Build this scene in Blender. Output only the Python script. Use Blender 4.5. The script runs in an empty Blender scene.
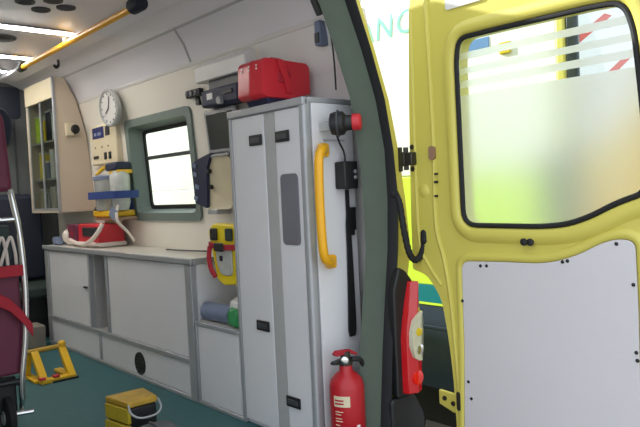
import bpy, bmesh, math, random
from mathutils import Vector, Matrix
random.seed(4)
C = bpy.context.scene.collection
scene = bpy.context.scene

# ------------------------------------------------------------------ camera, world, sun, exposure
FPX, W, H = 660.0, 640.0, 427.0
CAM = Vector((0.0, 0.0, 1.0))
RGT = Vector((0.753, -0.657, -0.047)).normalized()
FWD = Vector((0.656, 0.754, -0.036)).normalized()
UPV = RGT.cross(FWD).normalized()
RGT = FWD.cross(UPV).normalized()
cd = bpy.data.cameras.new('camera'); cam = bpy.data.objects.new('camera', cd); C.objects.link(cam)
cd.sensor_width = 36.0; cd.lens = 36.0 * FPX / W; cd.clip_start = 0.02
cam.matrix_world = Matrix(((RGT.x, UPV.x, -FWD.x, CAM.x), (RGT.y, UPV.y, -FWD.y, CAM.y), (RGT.z, UPV.z, -FWD.z, CAM.z), (0, 0, 0, 1)))
scene.camera = cam
SKY, SUN, EXPO = 1.22, 6.5, 0.46
wd = bpy.data.worlds.new('World'); scene.world = wd; wd.use_nodes = True
wd.node_tree.nodes['Background'].inputs[0].default_value = (0.86, 0.93, 1.0, 1)
wd.node_tree.nodes['Background'].inputs[1].default_value = SKY
sl = bpy.data.lights.new('sun', 'SUN'); sl.energy = SUN; sl.angle = 0.02; sl.color = (1.0, 0.98, 0.95)
so = bpy.data.objects.new('sun', sl); C.objects.link(so)
so.rotation_euler = Vector((-0.25, 0.80, 0.46)).to_track_quat('Z', 'Y').to_euler(); so.location = (-3, 8, 8)
vs = scene.view_settings
vs.view_transform = 'Standard'; vs.look = 'None'; vs.gamma = 1.0; vs.exposure = EXPO; vs.use_curve_mapping = False

def at(px, py, ax, v):
    """the point of the plane (axis ax = v) seen at a pixel of the 640x427 photograph"""
    d = FWD + RGT * ((px - 320.0) / FPX) - UPV * ((py - 213.5) / FPX)
    return CAM + d * ((v - CAM[ax]) / d[ax])

# ------------------------------------------------------------------ materials
def lin(c):
    return tuple((v / 12.92 if v <= 0.04045 else ((v + 0.055) / 1.055) ** 2.4) for v in (x / 255.0 for x in c)) + (1.0,)
def mat(name, rgb, rough=0.5, metal=0.0, var=0.06, scale=8.0, bump=0.0, bscale=60.0, coat=0.0, emit=None, es=0.0, rgb2=None, spec=0.5):
    m = bpy.data.materials.new(name); m.use_nodes = True
    nt = m.node_tree; b = nt.nodes['Principled BSDF']
    c = lin(rgb)
    b.inputs['Roughness'].default_value = rough; b.inputs['Metallic'].default_value = metal
    b.inputs['Coat Weight'].default_value = coat; b.inputs['Coat Roughness'].default_value = 0.1
    b.inputs['Specular IOR Level'].default_value = spec
    tc = nt.nodes.new('ShaderNodeTexCoord')
    nz = nt.nodes.new('ShaderNodeTexNoise'); nz.inputs['Scale'].default_value = scale; nz.inputs['Detail'].default_value = 5
    nt.links.new(tc.outputs['Object'], nz.inputs['Vector'])
    mx = nt.nodes.new('ShaderNodeMix'); mx.data_type = 'RGBA'
    c2 = lin(rgb2) if rgb2 else tuple(max(0, v * (1 - 2.2 * var)) for v in c[:3]) + (1,)
    mx.inputs[6].default_value = tuple(min(1, v * (1 + var)) for v in c[:3]) + (1,)
    mx.inputs[7].default_value = c2
    nt.links.new(nz.outputs['Fac'], mx.inputs[0]); nt.links.new(mx.outputs[2], b.inputs['Base Color'])
    if bump:
        n2 = nt.nodes.new('ShaderNodeTexNoise'); n2.inputs['Scale'].default_value = bscale
        nt.links.new(tc.outputs['Object'], n2.inputs['Vector'])
        bp = nt.nodes.new('ShaderNodeBump'); bp.inputs['Strength'].default_value = bump; bp.inputs['Distance'].default_value = 0.01
        nt.links.new(n2.outputs['Fac'], bp.inputs['Height']); nt.links.new(bp.outputs['Normal'], b.inputs['Normal'])
    if emit:
        b.inputs['Emission Color'].default_value = lin(emit); b.inputs['Emission Strength'].default_value = es
    return m
def glass_mat(name, tint=(250, 255, 252), gl=1.0):
    m = bpy.data.materials.new(name); m.use_nodes = True; nt = m.node_tree
    nt.nodes.remove(nt.nodes['Principled BSDF']); out = nt.nodes['Material Output']
    t = nt.nodes.new('ShaderNodeBsdfTransparent'); t.inputs[0].default_value = lin(tint)
    g = nt.nodes.new('ShaderNodeBsdfGlossy'); g.inputs['Roughness'].default_value = 0.03
    mx = nt.nodes.new('ShaderNodeMixShader'); mx.inputs[0].default_value = 0.05 * gl
    nt.links.new(t.outputs[0], mx.inputs[1]); nt.links.new(g.outputs[0], mx.inputs[2]); nt.links.new(mx.outputs[0], out.inputs[0])
    return m
def frost_mat(name):
    m = bpy.data.materials.new(name); m.use_nodes = True; nt = m.node_tree
    nt.nodes.remove(nt.nodes['Principled BSDF']); out = nt.nodes['Material Output']
    r = nt.nodes.new('ShaderNodeBsdfRefraction'); r.inputs['Roughness'].default_value = 0.5; r.inputs['IOR'].default_value = 1.28
    r.inputs['Color'].default_value = (1, 1, 1, 1)
    d = nt.nodes.new('ShaderNodeBsdfTranslucent'); d.inputs[0].default_value = (0.96, 0.98, 0.97, 1)
    mx = nt.nodes.new('ShaderNodeMixShader'); mx.inputs[0].default_value = 0.22
    nt.links.new(r.outputs[0], mx.inputs[1]); nt.links.new(d.outputs[0], mx.inputs[2]); nt.links.new(mx.outputs[0], out.inputs[0])
    return m
M = {}
def add(k, *a, **kw): M[k] = mat(k, *a, **kw)
add('wall_white', (230, 225, 214), 0.42, var=0.03, scale=3)
add('ceil', (224, 222, 228), 0.36, var=0.03, scale=3)
add('white', (222, 220, 218), 0.35, var=0.03, scale=4)
add('laminate', (216, 216, 220), 0.32, var=0.03, scale=4)
add('counter', (206, 202, 192), 0.3, var=0.04, scale=10)
add('board', (206, 203, 207), 0.5, var=0.02, scale=3, bump=0.05, bscale=120)
add('cabcream', (198, 184, 164), 0.4, var=0.03)
add('alu', (168, 170, 174), 0.42, 0.35, var=0.05, scale=30)
add('greyedge', (172, 172, 172), 0.45, 0.0, var=0.05, scale=20)
add('chrome', (215, 215, 215), 0.16, 1.0, var=0.03)
add('floor', (36, 88, 92), 0.6, var=0.12, scale=40, bump=0.08, bscale=220)
add('trim', (76, 87, 76), 0.7, var=0.06, scale=14, bump=0.1, bscale=90)
add('surround', (112, 126, 120), 0.55, var=0.05, scale=12, bump=0.05)
add('black', (22, 23, 26), 0.5, var=0.1)
add('rubber', (17, 18, 22), 0.7, var=0.12, scale=20)
add('darkgrey', (62, 64, 68), 0.5, var=0.08)
add('bulk', (88, 92, 92), 0.55, var=0.06)
add('navy', (26, 34, 66), 0.6, var=0.12, scale=20)
add('darknavy', (20, 28, 46), 0.6, var=0.12)
add('yellow', (208, 197, 92), 0.42, var=0.035, scale=2.5, coat=0.1)
add('yellow_gear', (228, 180, 28), 0.4, var=0.06, scale=12)
add('yellow_dirty', (206, 164, 46), 0.55, var=0.12, scale=14, rgb2=(120, 96, 40))
add('yellow_bright', (240, 214, 30), 0.4, var=0.05)
add('red', (200, 42, 54), 0.38, var=0.06, scale=8)
add('redstrap', (170, 26, 46), 0.7, var=0.08, scale=40)
add('maroon', (104, 36, 62), 0.6, var=0.08, scale=12, bump=0.06)
add('redlens', (196, 18, 26), 0.12, var=0.05, coat=0.6)
add('redlamp', (230, 24, 22), 0.12, var=0.03, coat=0.6)
add('clearlens', (206, 204, 178), 0.1, var=0.1, scale=60, coat=0.6)
add('amber', (220, 190, 40), 0.15, var=0.05, coat=0.5)
add('cream', (214, 202, 172), 0.45, var=0.03)
add('screen', (54, 58, 58), 0.18, var=0.04)
add('display', (50, 56, 110), 0.25, var=0.1)
add('clearplastic', (186, 188, 184), 0.2, var=0.12, scale=30)
add('bluestrap', (36, 62, 128), 0.65, var=0.1, scale=30)
add('bluecloth', (116, 128, 154), 0.75, var=0.1, scale=30, bump=0.1)
add('greenpack', (52, 146, 84), 0.45, var=0.15, scale=20)
add('greyfabric', (84, 86, 90), 0.85, var=0.15, scale=18, bump=0.3, bscale=40)
add('greenseat', (40, 56, 52), 0.7, var=0.1, scale=12)
add('hose', (216, 204, 196), 0.45, var=0.05)
add('handle_y', (232, 170, 24), 0.35, var=0.05)
add('brown', (150, 118, 92), 0.6, var=0.1)
add('strip', (255, 250, 240), 0.5, emit=(255, 250, 242), es=38.0)
add('yellow_shaded', (190, 166, 40), 0.5, var=0.1, scale=14)  # case yellow for the end plates, with their shade painted into the colour
add('asphalt', (158, 155, 150), 0.9, var=0.15, scale=20, bump=0.3)
add('bodywhite', (236, 238, 238), 0.3, var=0.02, coat=0.3)
add('lettergreen', (124, 214, 184), 0.35, var=0.03)
add('teal', (0, 122, 132), 0.4, var=0.05)
add('limeband', (206, 240, 70), 0.4, var=0.03)
add('bodynavy', (50, 64, 84), 0.35, var=0.06, coat=0.3)
add('vanred', (214, 70, 50), 0.4, var=0.04)
add('vanorange', (240, 176, 60), 0.4, var=0.04)
add('tyre', (26, 26, 28), 0.85, var=0.1)
add('darkglass', (44, 52, 60), 0.1, var=0.05)
add('skyblue', (96, 136, 190), 0.3, var=0.05)
add('smokegrey', (112, 112, 120), 0.3, var=0.05)
add('boxgrey', (122, 116, 106), 0.6, var=0.08)
add('extred', (176, 24, 36), 0.35, var=0.05)
add('metal_dark', (70, 68, 62), 0.45, 0.7, var=0.1)
M['glass'] = glass_mat('glass'); M['cabglass'] = glass_mat('cabglass', (226, 230, 226), 2.6); M['frost'] = frost_mat('frost')

# ------------------------------------------------------------------ mesh helpers
class MB:
    def __init__(s): s.v = []; s.f = []
    def addg(s, vs, fs):
        o = len(s.v); s.v += [Vector(v) for v in vs]; s.f += [tuple(i + o for i in f) for f in fs]; return s
    def box(s, x0, x1, y0, y1, z0, z1):
        return s.addg([(x0,y0,z0),(x1,y0,z0),(x1,y1,z0),(x0,y1,z0),(x0,y0,z1),(x1,y0,z1),(x1,y1,z1),(x0,y1,z1)],
                      [(0,3,2,1),(4,5,6,7),(0,1,5,4),(1,2,6,5),(2,3,7,6),(3,0,4,7)])
    def obox(s, c, size, rot=None):
        hx, hy, hz = (d / 2 for d in size); R = rot or Matrix.Identity(3); c = Vector(c)
        P = [c + R @ Vector(p) for p in ((-hx,-hy,-hz),(hx,-hy,-hz),(hx,hy,-hz),(-hx,hy,-hz),(-hx,-hy,hz),(hx,-hy,hz),(hx,hy,hz),(-hx,hy,hz))]
        return s.addg(P, [(0,3,2,1),(4,5,6,7),(0,1,5,4),(1,2,6,5),(2,3,7,6),(3,0,4,7)])
    def cyl(s, p0, p1, r, r2=None, n=20):
        return s.lathe(p0, Vector(p1) - Vector(p0), [(0, r), ((Vector(p1) - Vector(p0)).length, r if r2 is None else r2)], n)
    def lathe(s, base, axis, prof, n=24, sx=1.0):
        """prof: (distance along axis, radius) with flat caps at both ends"""
        base = Vector(base); a = Vector(axis).normalized()
        u = a.cross(Vector((0,0,1)) if abs(a.z) < 0.9 else Vector((1,0,0))).normalized(); w = a.cross(u)
        vs = []
        for h, r in prof:
            for k in range(n):
                t = 2 * math.pi * k / n; vs.append(base + a * h + u * (r * sx * math.cos(t)) + w * (r * math.sin(t)))
        fs = []
        for i in range(len(prof) - 1):
            for k in range(n):
                k2 = (k + 1) % n; fs.append((i*n+k, i*n+k2, (i+1)*n+k2, (i+1)*n+k))
        fs.append(tuple(reversed(range(n)))); fs.append(tuple(range((len(prof)-1)*n, len(prof)*n)))
        return s.addg(vs, fs)
    def tube(s, pts, r, n=10, closed=False):
        pts = [Vector(p) for p in pts]; m = len(pts); vs = []; up = None
        rr = r if isinstance(r, (list, tuple)) else [r] * m
        for i, p in enumerate(pts):
            a = pts[(i-1) % m] if (closed or i > 0) else p; b = pts[(i+1) % m] if (closed or i < m-1) else p
            t = (b - a).normalized()
            if up is None: up = t.orthogonal().normalized()
            up = (up - t * up.dot(t)).normalized(); w = t.cross(up)
            for k in range(n):
                q = 2 * math.pi * k / n; vs.append(p + (up * math.cos(q) + w * math.sin(q)) * rr[i])
        fs = []
        for i in range(m if closed else m - 1):
            j = (i + 1) % m
            for k in range(n): fs.append((i*n+k, i*n+(k+1)%n, j*n+(k+1)%n, j*n+k))
        if not closed: fs += [tuple(reversed(range(n))), tuple(range((m-1)*n, m*n))]
        return s.addg(vs, fs)
    def prism(s, poly, ax, a0, a1):
        """2-D outline extruded along an axis: ax 0 -> (y,z), 1 -> (x,z), 2 -> (x,y)"""
        def P(q, a): return {0: (a, q[0], q[1]), 1: (q[0], a, q[1]), 2: (q[0], q[1], a)}[ax]
        n = len(poly)
        return s.addg([P(q, a0) for q in poly] + [P(q, a1) for q in poly],
                      [tuple(range(n)), tuple(range(2*n-1, n-1, -1))] + [(i, i+n, (i+1) % n + n, (i+1) % n) for i in range(n)])
    def loft(s, rings, closed=True, caps=True):
        n = len(rings[0]); vs = [p for r in rings for p in r]; fs = []
        for i in range(len(rings) - 1):
            for k in range(n if closed else n - 1):
                k2 = (k+1) % n; fs.append((i*n+k, i*n+k2, (i+1)*n+k2, (i+1)*n+k))
        if caps and closed: fs += [tuple(reversed(range(n))), tuple(range((len(rings)-1)*n, len(rings)*n))]
        return s.addg(vs, fs)
    def holed(s, outer, hole, x0, x1):
        """(y,z) outline with one hole, extruded along x"""
        bm = bmesh.new()
        for loop in (outer, hole):
            vv = [bm.verts.new((x0, p[0], p[1])) for p in loop]
            for i in range(len(vv)): bm.edges.new((vv[i], vv[(i+1) % len(vv)]))
        bmesh.ops.triangle_fill(bm, use_beauty=True, edges=bm.edges[:])
        g = bmesh.ops.extrude_face_region(bm, geom=bm.faces[:])
        for v in g['geom']:
            if isinstance(v, bmesh.types.BMVert): v.co.x = x1
        bm.verts.index_update()
        s.addg([v.co.copy() for v in bm.verts], [tuple(v.index for v in f.verts) for f in bm.faces]); bm.free()
        return s
def rpoly(pts, r, n=5):
    """rounds the corners of a 2-D outline; r one radius or one per corner"""
    out = []; m = len(pts); rr = r if isinstance(r, (list, tuple)) else [r] * m
    for i in range(m):
        p = Vector(pts[i]); a = Vector(pts[i-1]) - p; b = Vector(pts[(i+1) % m]) - p
        q = min(rr[i], a.length * 0.48, b.length * 0.48)
        if q <= 1e-5: out.append(tuple(p)); continue
        A = p + a.normalized() * q; B = p + b.normalized() * q
        for k in range(n + 1):
            t = k / n; out.append(tuple(A * (1-t)**2 + p * 2*t*(1-t) + B * t*t))
    return out
def rrect(a0, a1, b0, b1, r): return rpoly([(a0, b0), (a1, b0), (a1, b1), (a0, b1)], r)
def clipz(poly, z0, z1):
    for sgn, lim in ((1, z0), (-1, -z1)):
        out = []
        for i in range(len(poly)):
            p, q = poly[i-1], poly[i]; dp, dq = sgn*p[1]-lim, sgn*q[1]-lim
            if dp * dq < 0: t = dp / (dp - dq); out.append((p[0] + (q[0]-p[0])*t, p[1] + (q[1]-p[1])*t))
            if dq >= 0: out.append(q)
        poly = out
    return poly
def spline(pts, n=6):
    pts = [Vector(p) for p in pts]; P = [pts[0]] + pts + [pts[-1]]; out = []
    for i in range(1, len(P) - 2):
        for k in range(n):
            t = k / n; a, b, c, d = P[i-1], P[i], P[i+1], P[i+2]
            out.append(0.5 * ((2*b) + (c-a)*t + (2*a-5*b+4*c-d)*t*t + (3*b-a-3*c+d)*t**3))
    out.append(pts[-1]); return out
def RZ(deg): return Matrix.Rotation(math.radians(deg), 3, 'Z')

def wpos(o):
    p = Vector((0,0,0))
    while o is not None: p += o.location; o = o.parent
    return p
def obj(name, mb, m, parent=None, bevel=0.0, seg=2, smooth=35, label=None, loc=None):
    """one mesh object; shapes are given in world metres, a root gets its origin at the middle of its base"""
    me = bpy.data.meshes.new(name)
    if parent is not None: org = wpos(parent)
    elif loc is not None: org = Vector(loc)
    else:
        xs = [v.x for v in mb.v]; ys = [v.y for v in mb.v]; zs = [v.z for v in mb.v]
        org = Vector(((min(xs)+max(xs))/2, (min(ys)+max(ys))/2, min(zs)))
    me.from_pydata([v - org for v in mb.v], [], mb.f)
    bm = bmesh.new(); bm.from_mesh(me); bmesh.ops.recalc_face_normals(bm, faces=bm.faces[:]); bm.to_mesh(me); bm.free()
    me.materials.append(M[m])
    if smooth:
        me.polygons.foreach_set('use_smooth', [True] * len(me.polygons)); me.set_sharp_from_angle(angle=math.radians(smooth))
    o = bpy.data.objects.new(name, me); C.objects.link(o)
    if parent is not None: o.parent = parent
    else: o.location = org
    if bevel:
        b = o.modifiers.new('bevel', 'BEVEL'); b.width = bevel; b.segments = seg; b.limit_method = 'ANGLE'; b.angle_limit = math.radians(40)
        b.harden_normals = False
    if label: o['label'] = label
    return o
def tag(o, label, cat, group=None):
    o['label'] = label; o['category'] = cat
    if group: o['group'] = group
    return o
def thing(name, label, cat, loc, group=None):
    o = bpy.data.objects.new(name, None); C.objects.link(o); o.location = loc; o.empty_display_size = 0.05
    return tag(o, label, cat, group)
def struct(o, label, cat): o['kind'] = 'structure'; return tag(o, label, cat)
def sroot(name, label, cat, loc): return struct(thing(name, label, cat, loc), label, cat)
def text_mb(txt, size, origin, ux, uy, depth=0.002, shear=0.0):
    cu = bpy.data.curves.new('lettering', 'FONT'); cu.body = txt; cu.size = size; cu.space_character = 1.15; cu.extrude = depth / 2; cu.shear = shear; cu.resolution_u = 3
    t = bpy.data.objects.new('lettering', cu); C.objects.link(t)
    dg = bpy.context.evaluated_depsgraph_get(); me = bpy.data.meshes.new_from_object(t.evaluated_get(dg))
    ux = Vector(ux).normalized(); uy = Vector(uy).normalized(); uz = ux.cross(uy); o = Vector(origin)
    mb = MB(); mb.addg([o + ux*v.co.x + uy*v.co.y + uz*v.co.z for v in me.vertices], [tuple(p.vertices) for p in me.polygons])
    bpy.data.objects.remove(t); bpy.data.curves.remove(cu); bpy.data.meshes.remove(me)
    return mb

# ------------------------------------------------------------------ ground and vehicle shell
XC = 1.03                                  # centre line of the vehicle
RY, FY = 1.80, 5.40                        # rear and front ends of the saloon
GZ = -0.65
struct(obj('ground', MB().box(-14, 16, -12, 18, GZ - 0.1, GZ), 'asphalt'), 'grey asphalt ground under the parked vehicles', 'ground')
struct(obj('floor', MB().box(0.14, 1.92, 1.70, 5.46, -0.06, 0.0), 'floor'), 'dark teal vinyl floor of the ambulance saloon', 'floor')

PROF = [(1.90, 0.0), (1.90, 0.87), (1.86, 1.48), (1.815, 1.69)]
ROOFP = [(1.815, 1.69), (1.775, 1.79), (1.72, 1.87), (1.58, 1.925), (1.40, 1.95)]
WY0, WY1 = 3.17, 3.97                      # the side window in the wall
RP = 2.46                                  # the wall behind this line has a white rear panel
def wall_mesh(side, rear=False):
    mb = MB(); T = 0.03
    def X(x): return x if side > 0 else 2*XC - x
    for i in range(len(PROF) - 1):
        (xa, za), (xb, zb) = PROF[i], PROF[i+1]
        for j, (ya, yb) in enumerate((((RY, RP),) if rear else ((RP, WY0), (WY0, WY1), (WY1, FY)))):
            if i == 1 and j == 1 and side > 0: continue
            mb.addg([(X(xa),ya,za),(X(xa),yb,za),(X(xb),yb,zb),(X(xb),ya,zb),(X(xa+T),ya,za),(X(xa+T),yb,za),(X(xb+T),yb,zb),(X(xb+T),ya,zb)],
                    [(0,1,2,3),(7,6,5,4),(0,4,5,1),(1,5,6,2),(2,6,7,3),(3,7,4,0)])
    return mb
struct(obj('wall_right', wall_mesh(1), 'wall_white', smooth=0), 'cream inner side wall of the ambulance with the window in it', 'wall')
struct(obj('wall_rear', wall_mesh(1, True), 'white', smooth=0), 'white wall panel behind the tall locker next to the rear door opening', 'wall')
wl = wall_mesh(-1); wl.addg(*(lambda q: (q.v, q.f))(wall_mesh(-1, True)))
struct(obj('wall_left', wl, 'wall_white', smooth=0), 'cream inner side wall opposite the cabinets, outside the picture', 'wall')
full = ROOFP + [(2*XC - x, z) for x, z in reversed(ROOFP)]
mb = MB(); mb.loft([[(x, y, z) for x, z in full] + [(XC + (x-XC)*1.02, y, z + 0.03) for x, z in reversed(full)] for y in (RY, FY)])
struct(obj('ceiling', mb, 'ceil', smooth=40), 'glossy pale grey ceiling with rounded edges', 'ceiling')
bk = obj('wall_front', MB().box(0.15, 1.91, FY, FY + 0.05, 0, 1.96), 'bulk'); struct(bk, 'dark grey bulkhead between the saloon and the cab', 'wall')
obj('hatch', MB().prism(rrect(1.10, 1.66, 1.66, 1.90, 0.04), 1, FY - 0.012, FY - 0.001), 'darknavy', bk, 0.004)
obj('panel_joint', MB().box(1.60, 1.615, FY - 0.008, FY, 0.0, 1.9), 'darkgrey', bk)
# joint strips where the wall meets the rounded ceiling edge, and across the ceiling
t = struct(obj('trim_1', MB().prism([(1.820, 1.682), (1.812, 1.682), (1.804, 1.700), (1.812, 1.702)], 1, RY + 0.01, FY), 'white', bevel=0.003), 'white joint strip along the top of the window wall', 'trim')
t = struct(obj('trim_2', MB().prism([(1.729, 1.858), (1.726, 1.857), (1.719, 1.868), (1.722, 1.870)], 1, RY + 0.01, FY), 'greyedge', bevel=0.001), 'thin dark seam along the rounded ceiling edge', 'trim')
mb = MB(); mb.loft([[(x - 0.004, y, z - 0.004) for x, z in ROOFP[:3]] + [(x + 0.004, y, z + 0.004) for x, z in reversed(ROOFP[:3])] for y in (3.05, 3.062)])
struct(obj('trim_3', mb, 'greyedge'), 'short seam running down the rounded ceiling edge', 'trim')
mb = MB().prism([(1.47, 1.942), (1.58, 1.927), (1.575, 1.903), (1.47, 1.918)], 1, 1.95, 5.2)
struct(obj('trim_4', mb, 'ceil', bevel=0.006), 'long grey ceiling duct beside the yellow grab rail', 'trim')

# rear door opening: soft grey lining, black rubber seal, yellow body flange
INN = [(1.700,-0.02),(1.706,0.094),(1.735,0.384),(1.763,0.571),(1.789,0.761),(1.787,0.954),(1.779,1.107),(1.742,1.341),(1.677,1.514),(1.604,1.686),(1.50,1.80),(1.35,1.865),(1.15,1.885)]
OUT = [(1.765,-0.02),(1.779,0.086),(1.809,0.377),(1.834,0.566),(1.861,0.756),(1.873,0.949),(1.868,1.142),(1.831,1.331),(1.767,1.513),(1.691,1.687),(1.57,1.84),(1.38,1.925),(1.15,1.95)]
SEA = [(1.80,-0.02),(1.815,0.086),(1.842,0.377),(1.866,0.566),(1.893,0.756),(1.907,0.947),(1.889,1.140),(1.854,1.330),(1.792,1.512),(1.723,1.686),(1.60,1.86),(1.40,1.95),(1.15,1.975)]
EDG = [(1.90,-0.02),(1.90,0.086),(1.905,0.377),(1.935,0.566),(1.975,0.756),(1.957,0.947),(1.928,1.140),(1.886,1.330),(1.822,1.512),(1.752,1.686),(1.62,1.89),(1.42,1.985),(1.15,2.01)]
SHL = [(2.00,-0.25),(2.01,0.086),(2.01,0.377),(2.01,0.566),(2.01,0.756),(2.00,0.947),(1.985,1.140),(1.965,1.330),(1.945,1.512),(1.92,1.686),(1.84,1.90),(1.55,2.05),(1.15,2.09)]
def full_path(L): return L + [(2*XC - x, z) for x, z in reversed(L)]
def zip_loft(specs):
    """specs: list of (path, y); the closed section runs through the specs at every station"""
    P = [full_path(p) for p, y in specs]
    return MB().loft([[(P[k][i][0], specs[k][1], P[k][i][1]) for k in range(len(specs))] for i in range(len(P[0]))])
struct(obj('trim_5', zip_loft([([(x + (0.10 if z < 1.75 else 0.03), z + (0.0 if z < 1.75 else 0.05)) for x, z in INN], 1.885), (INN, 1.80), ([(a[0]*0.7+b[0]*0.3, a[1]*0.7+b[1]*0.3) for a, b in zip(INN, OUT)], 1.775), (OUT, 1.752), ([(x + 0.03, z) for x, z in OUT], 1.885)]), 'trim', smooth=50),
       'grey-green padded lining around the rear door opening', 'trim')
struct(obj('trim_6', zip_loft([(OUT, 1.775), (OUT, 1.745), ([((a[0]+b[0])/2, (a[1]+b[1])/2) for a, b in zip(OUT, SEA)], 1.715), (SEA, 1.725), (SEA, 1.775)]), 'rubber', smooth=60),
       'black rubber seal around the rear door opening', 'seal')
struct(obj('body_shell', zip_loft([(SEA, 1.778), (SEA, 1.735), (EDG, 1.735), (EDG, 1.80)]), 'yellow', smooth=40), 'yellow painted rear pillar flange beside the black seal', 'body panel')
# outer skin with the window opening
mb = MB()
def outer_panel(y0, y1, z0, z1, side):
    def XO(z):
        for (xa, za), (xb, zb) in zip(SHL, SHL[1:]):
            if za <= z <= zb: return xa + (xb-xa)*(z-za)/(zb-za)
        return SHL[-1][0]
    zs = sorted({z0, z1} | {z for _, z in SHL if z0 < z < z1})
    for a, b in zip(zs, zs[1:]):
        P = []
        for q in (0, -0.015):
            P += [(XO(a)+q, y0, a), (XO(a)+q, y1, a), (XO(b)+q, y1, b), (XO(b)+q, y0, b)]
        if side < 0: P = [(2*XC - p[0], p[1], p[2]) for p in P]
        mb.addg(P, [(0,1,2,3),(7,6,5,4),(0,4,5,1),(1,5,6,2),(2,6,7,3),(3,7,4,0)])
for y0, y1, z0, z1 in ((1.95, WY0-0.02, -0.25, 1.90), (WY1+0.02, 5.6, -0.25, 1.90), (WY0-0.02, WY1+0.02, -0.25, 0.85), (WY0-0.02, WY1+0.02, 1.50, 1.90)):
    outer_panel(y0, y1, z0, z1, 1)
outer_panel(1.95, 5.6, -0.25, 1.90, -1)
R = full_path(SHL[-3:])
mb.loft([[(x, y, z) for x, z in R] + [(x, y, z - 0.015) for x, z in reversed(R)] for y in (1.95, 5.6)])
P1, P2 = full_path(EDG), full_path(SHL)
mb.loft([[(P1[i][0], 1.80, P1[i][1]), (P2[i][0], 1.955, P2[i][1]), (P2[i][0]*0.99+XC*0.01, 1.975, P2[i][1]), (P1[i][0]*0.99+XC*0.01, 1.82, P1[i][1])] for i in range(len(P1))])
mb.box(0.06, 2.0, 5.58, 5.62, -0.25, 2.03)
struct(obj('outer_skin', mb, 'yellow', smooth=40), 'yellow outer bodywork of the ambulance', 'body panel')
struct(obj('chassis', MB().box(0.3, 1.75, 1.95, 5.5, -0.38, -0.08), 'black'), 'dark chassis under the ambulance floor', 'chassis')

# ------------------------------------------------------------------ side window
wn = sroot('window_1', 'side window with grey-green surround and bright daylight behind it', 'window', (1.9, 3.57, 0.87))
def wx(z): return 1.90 - 0.04*(z-0.87)/0.61
def ring(y0, y1, z0, z1, dx, r):
    return [(wx(z) + dx, y, z) for y, z in rrect(y0, y1, z0, z1, r)]
mb = MB()
A = ring(WY0-0.012, WY1+0.012, 0.858, 1.492, -0.001, 0.05); A2 = ring(WY0-0.012, WY1+0.012, 0.858, 1.492, -0.014, 0.05)
B2 = ring(WY0+0.035, WY1-0.035, 0.905, 1.445, -0.014, 0.04); B3 = ring(WY0+0.06, WY1-0.06, 0.93, 1.425, 0.085, 0.035)
mb.loft([A, A2, B2, B3], caps=False)
obj('window_surround', mb, 'surround', wn, smooth=30)
mb = MB(); mb.loft([ring(WY0+0.055, WY1-0.055, 0.925, 1.43, 0.082, 0.03), ring(WY0+0.055, WY1-0.055, 0.925, 1.43, 0.072, 0.03),
                    ring(WY0+0.082, WY1-0.082, 0.952, 1.404, 0.072, 0.025), ring(WY0+0.082, WY1-0.082, 0.952, 1.404, 0.082, 0.025)], caps=False)
fr = obj('window_frame', mb, 'black', wn, smooth=30)
obj('frame_bar', MB().box(wx(1.25)+0.070, wx(1.25)+0.088, WY0+0.07, WY1-0.07, 1.240, 1.262), 'darkgrey', fr, 0.002)
def pane(z0, z1, dx):
    return MB().loft([ring(WY0+0.07, WY1-0.07, z0, z1, dx, 0.02), ring(WY0+0.07, WY1-0.07, z0, z1, dx+0.004, 0.02)])
obj('pane', pane(0.94, 1.25, 0.078), 'glass', wn, smooth=0); obj('pane', pane(1.25, 1.415, 0.083), 'glass', wn, smooth=0)

# ------------------------------------------------------------------ rear door, swung open
DX = 1.95
dr = sroot('door_1', 'yellow rear door swung open, with frosted window and white lower board', 'door', (1.99, 1.2, -0.05))
OUTL = rpoly([(1.532,-0.05),(1.532,0.09),(1.538,0.269),(1.553,0.417),(1.580,0.570),(1.644,0.652),(1.716,0.672),(1.712,0.945),(1.700,1.33),(1.680,1.72),(1.60,1.84),(1.30,1.95),(0.95,1.985),(0.76,1.985),(0.745,1.0),(0.75,-0.05)],
             [0.01,0.02,0.05,0.05,0.04,0.03,0.01,0.05,0.05,0.1,0.1,0.1,0.1,0.06,0.02,0.03])
WIN = rpoly([(1.461,0.846),(1.150,0.844),(1.06,0.852),(0.983,0.877),(0.90,0.918),(0.818,0.945),(0.806,1.02),(0.820,1.25),(0.834,1.42),(0.862,1.505),(0.961,1.513),(1.12,1.515),(1.30,1.518),(1.452,1.518),(1.466,1.44)],
            [0.06,0.05,0.05,0.05,0.05,0.03,0.03,0.05,0.06,0.06,0.05,0.05,0.05,0.05,0.03])
obj('door_shell', MB().holed(OUTL, WIN, DX + 0.012, DX + 0.075), 'yellow', dr, 0.006)
def grow(poly, d):
    out = []; n = len(poly); c = Vector((sum(p[0] for p in poly)/n, sum(p[1] for p in poly)/n))
    for i in range(n):
        a = Vector(poly[i-1]); b = Vector(poly[(i+1) % n]); t = (b - a)
        nn = Vector((t.y, -t.x)).normalized(); p = Vector(poly[i])
        if nn.dot(p - c) < 0: nn = -nn
        out.append(tuple(p + nn * d))
    return out
def ringloft(loops_x):
    return MB().loft([[(x, p[0], p[1]) for p in loop] for loop, x in loops_x], caps=False)
obj('window_surround', ringloft([(grow(WIN, 0.062), DX + 0.014), (grow(WIN, 0.048), DX - 0.004), (grow(WIN, 0.016), DX - 0.008), (grow(WIN, 0.008), DX + 0.002), (WIN, DX + 0.03)]), 'yellow', dr, smooth=75)
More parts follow.
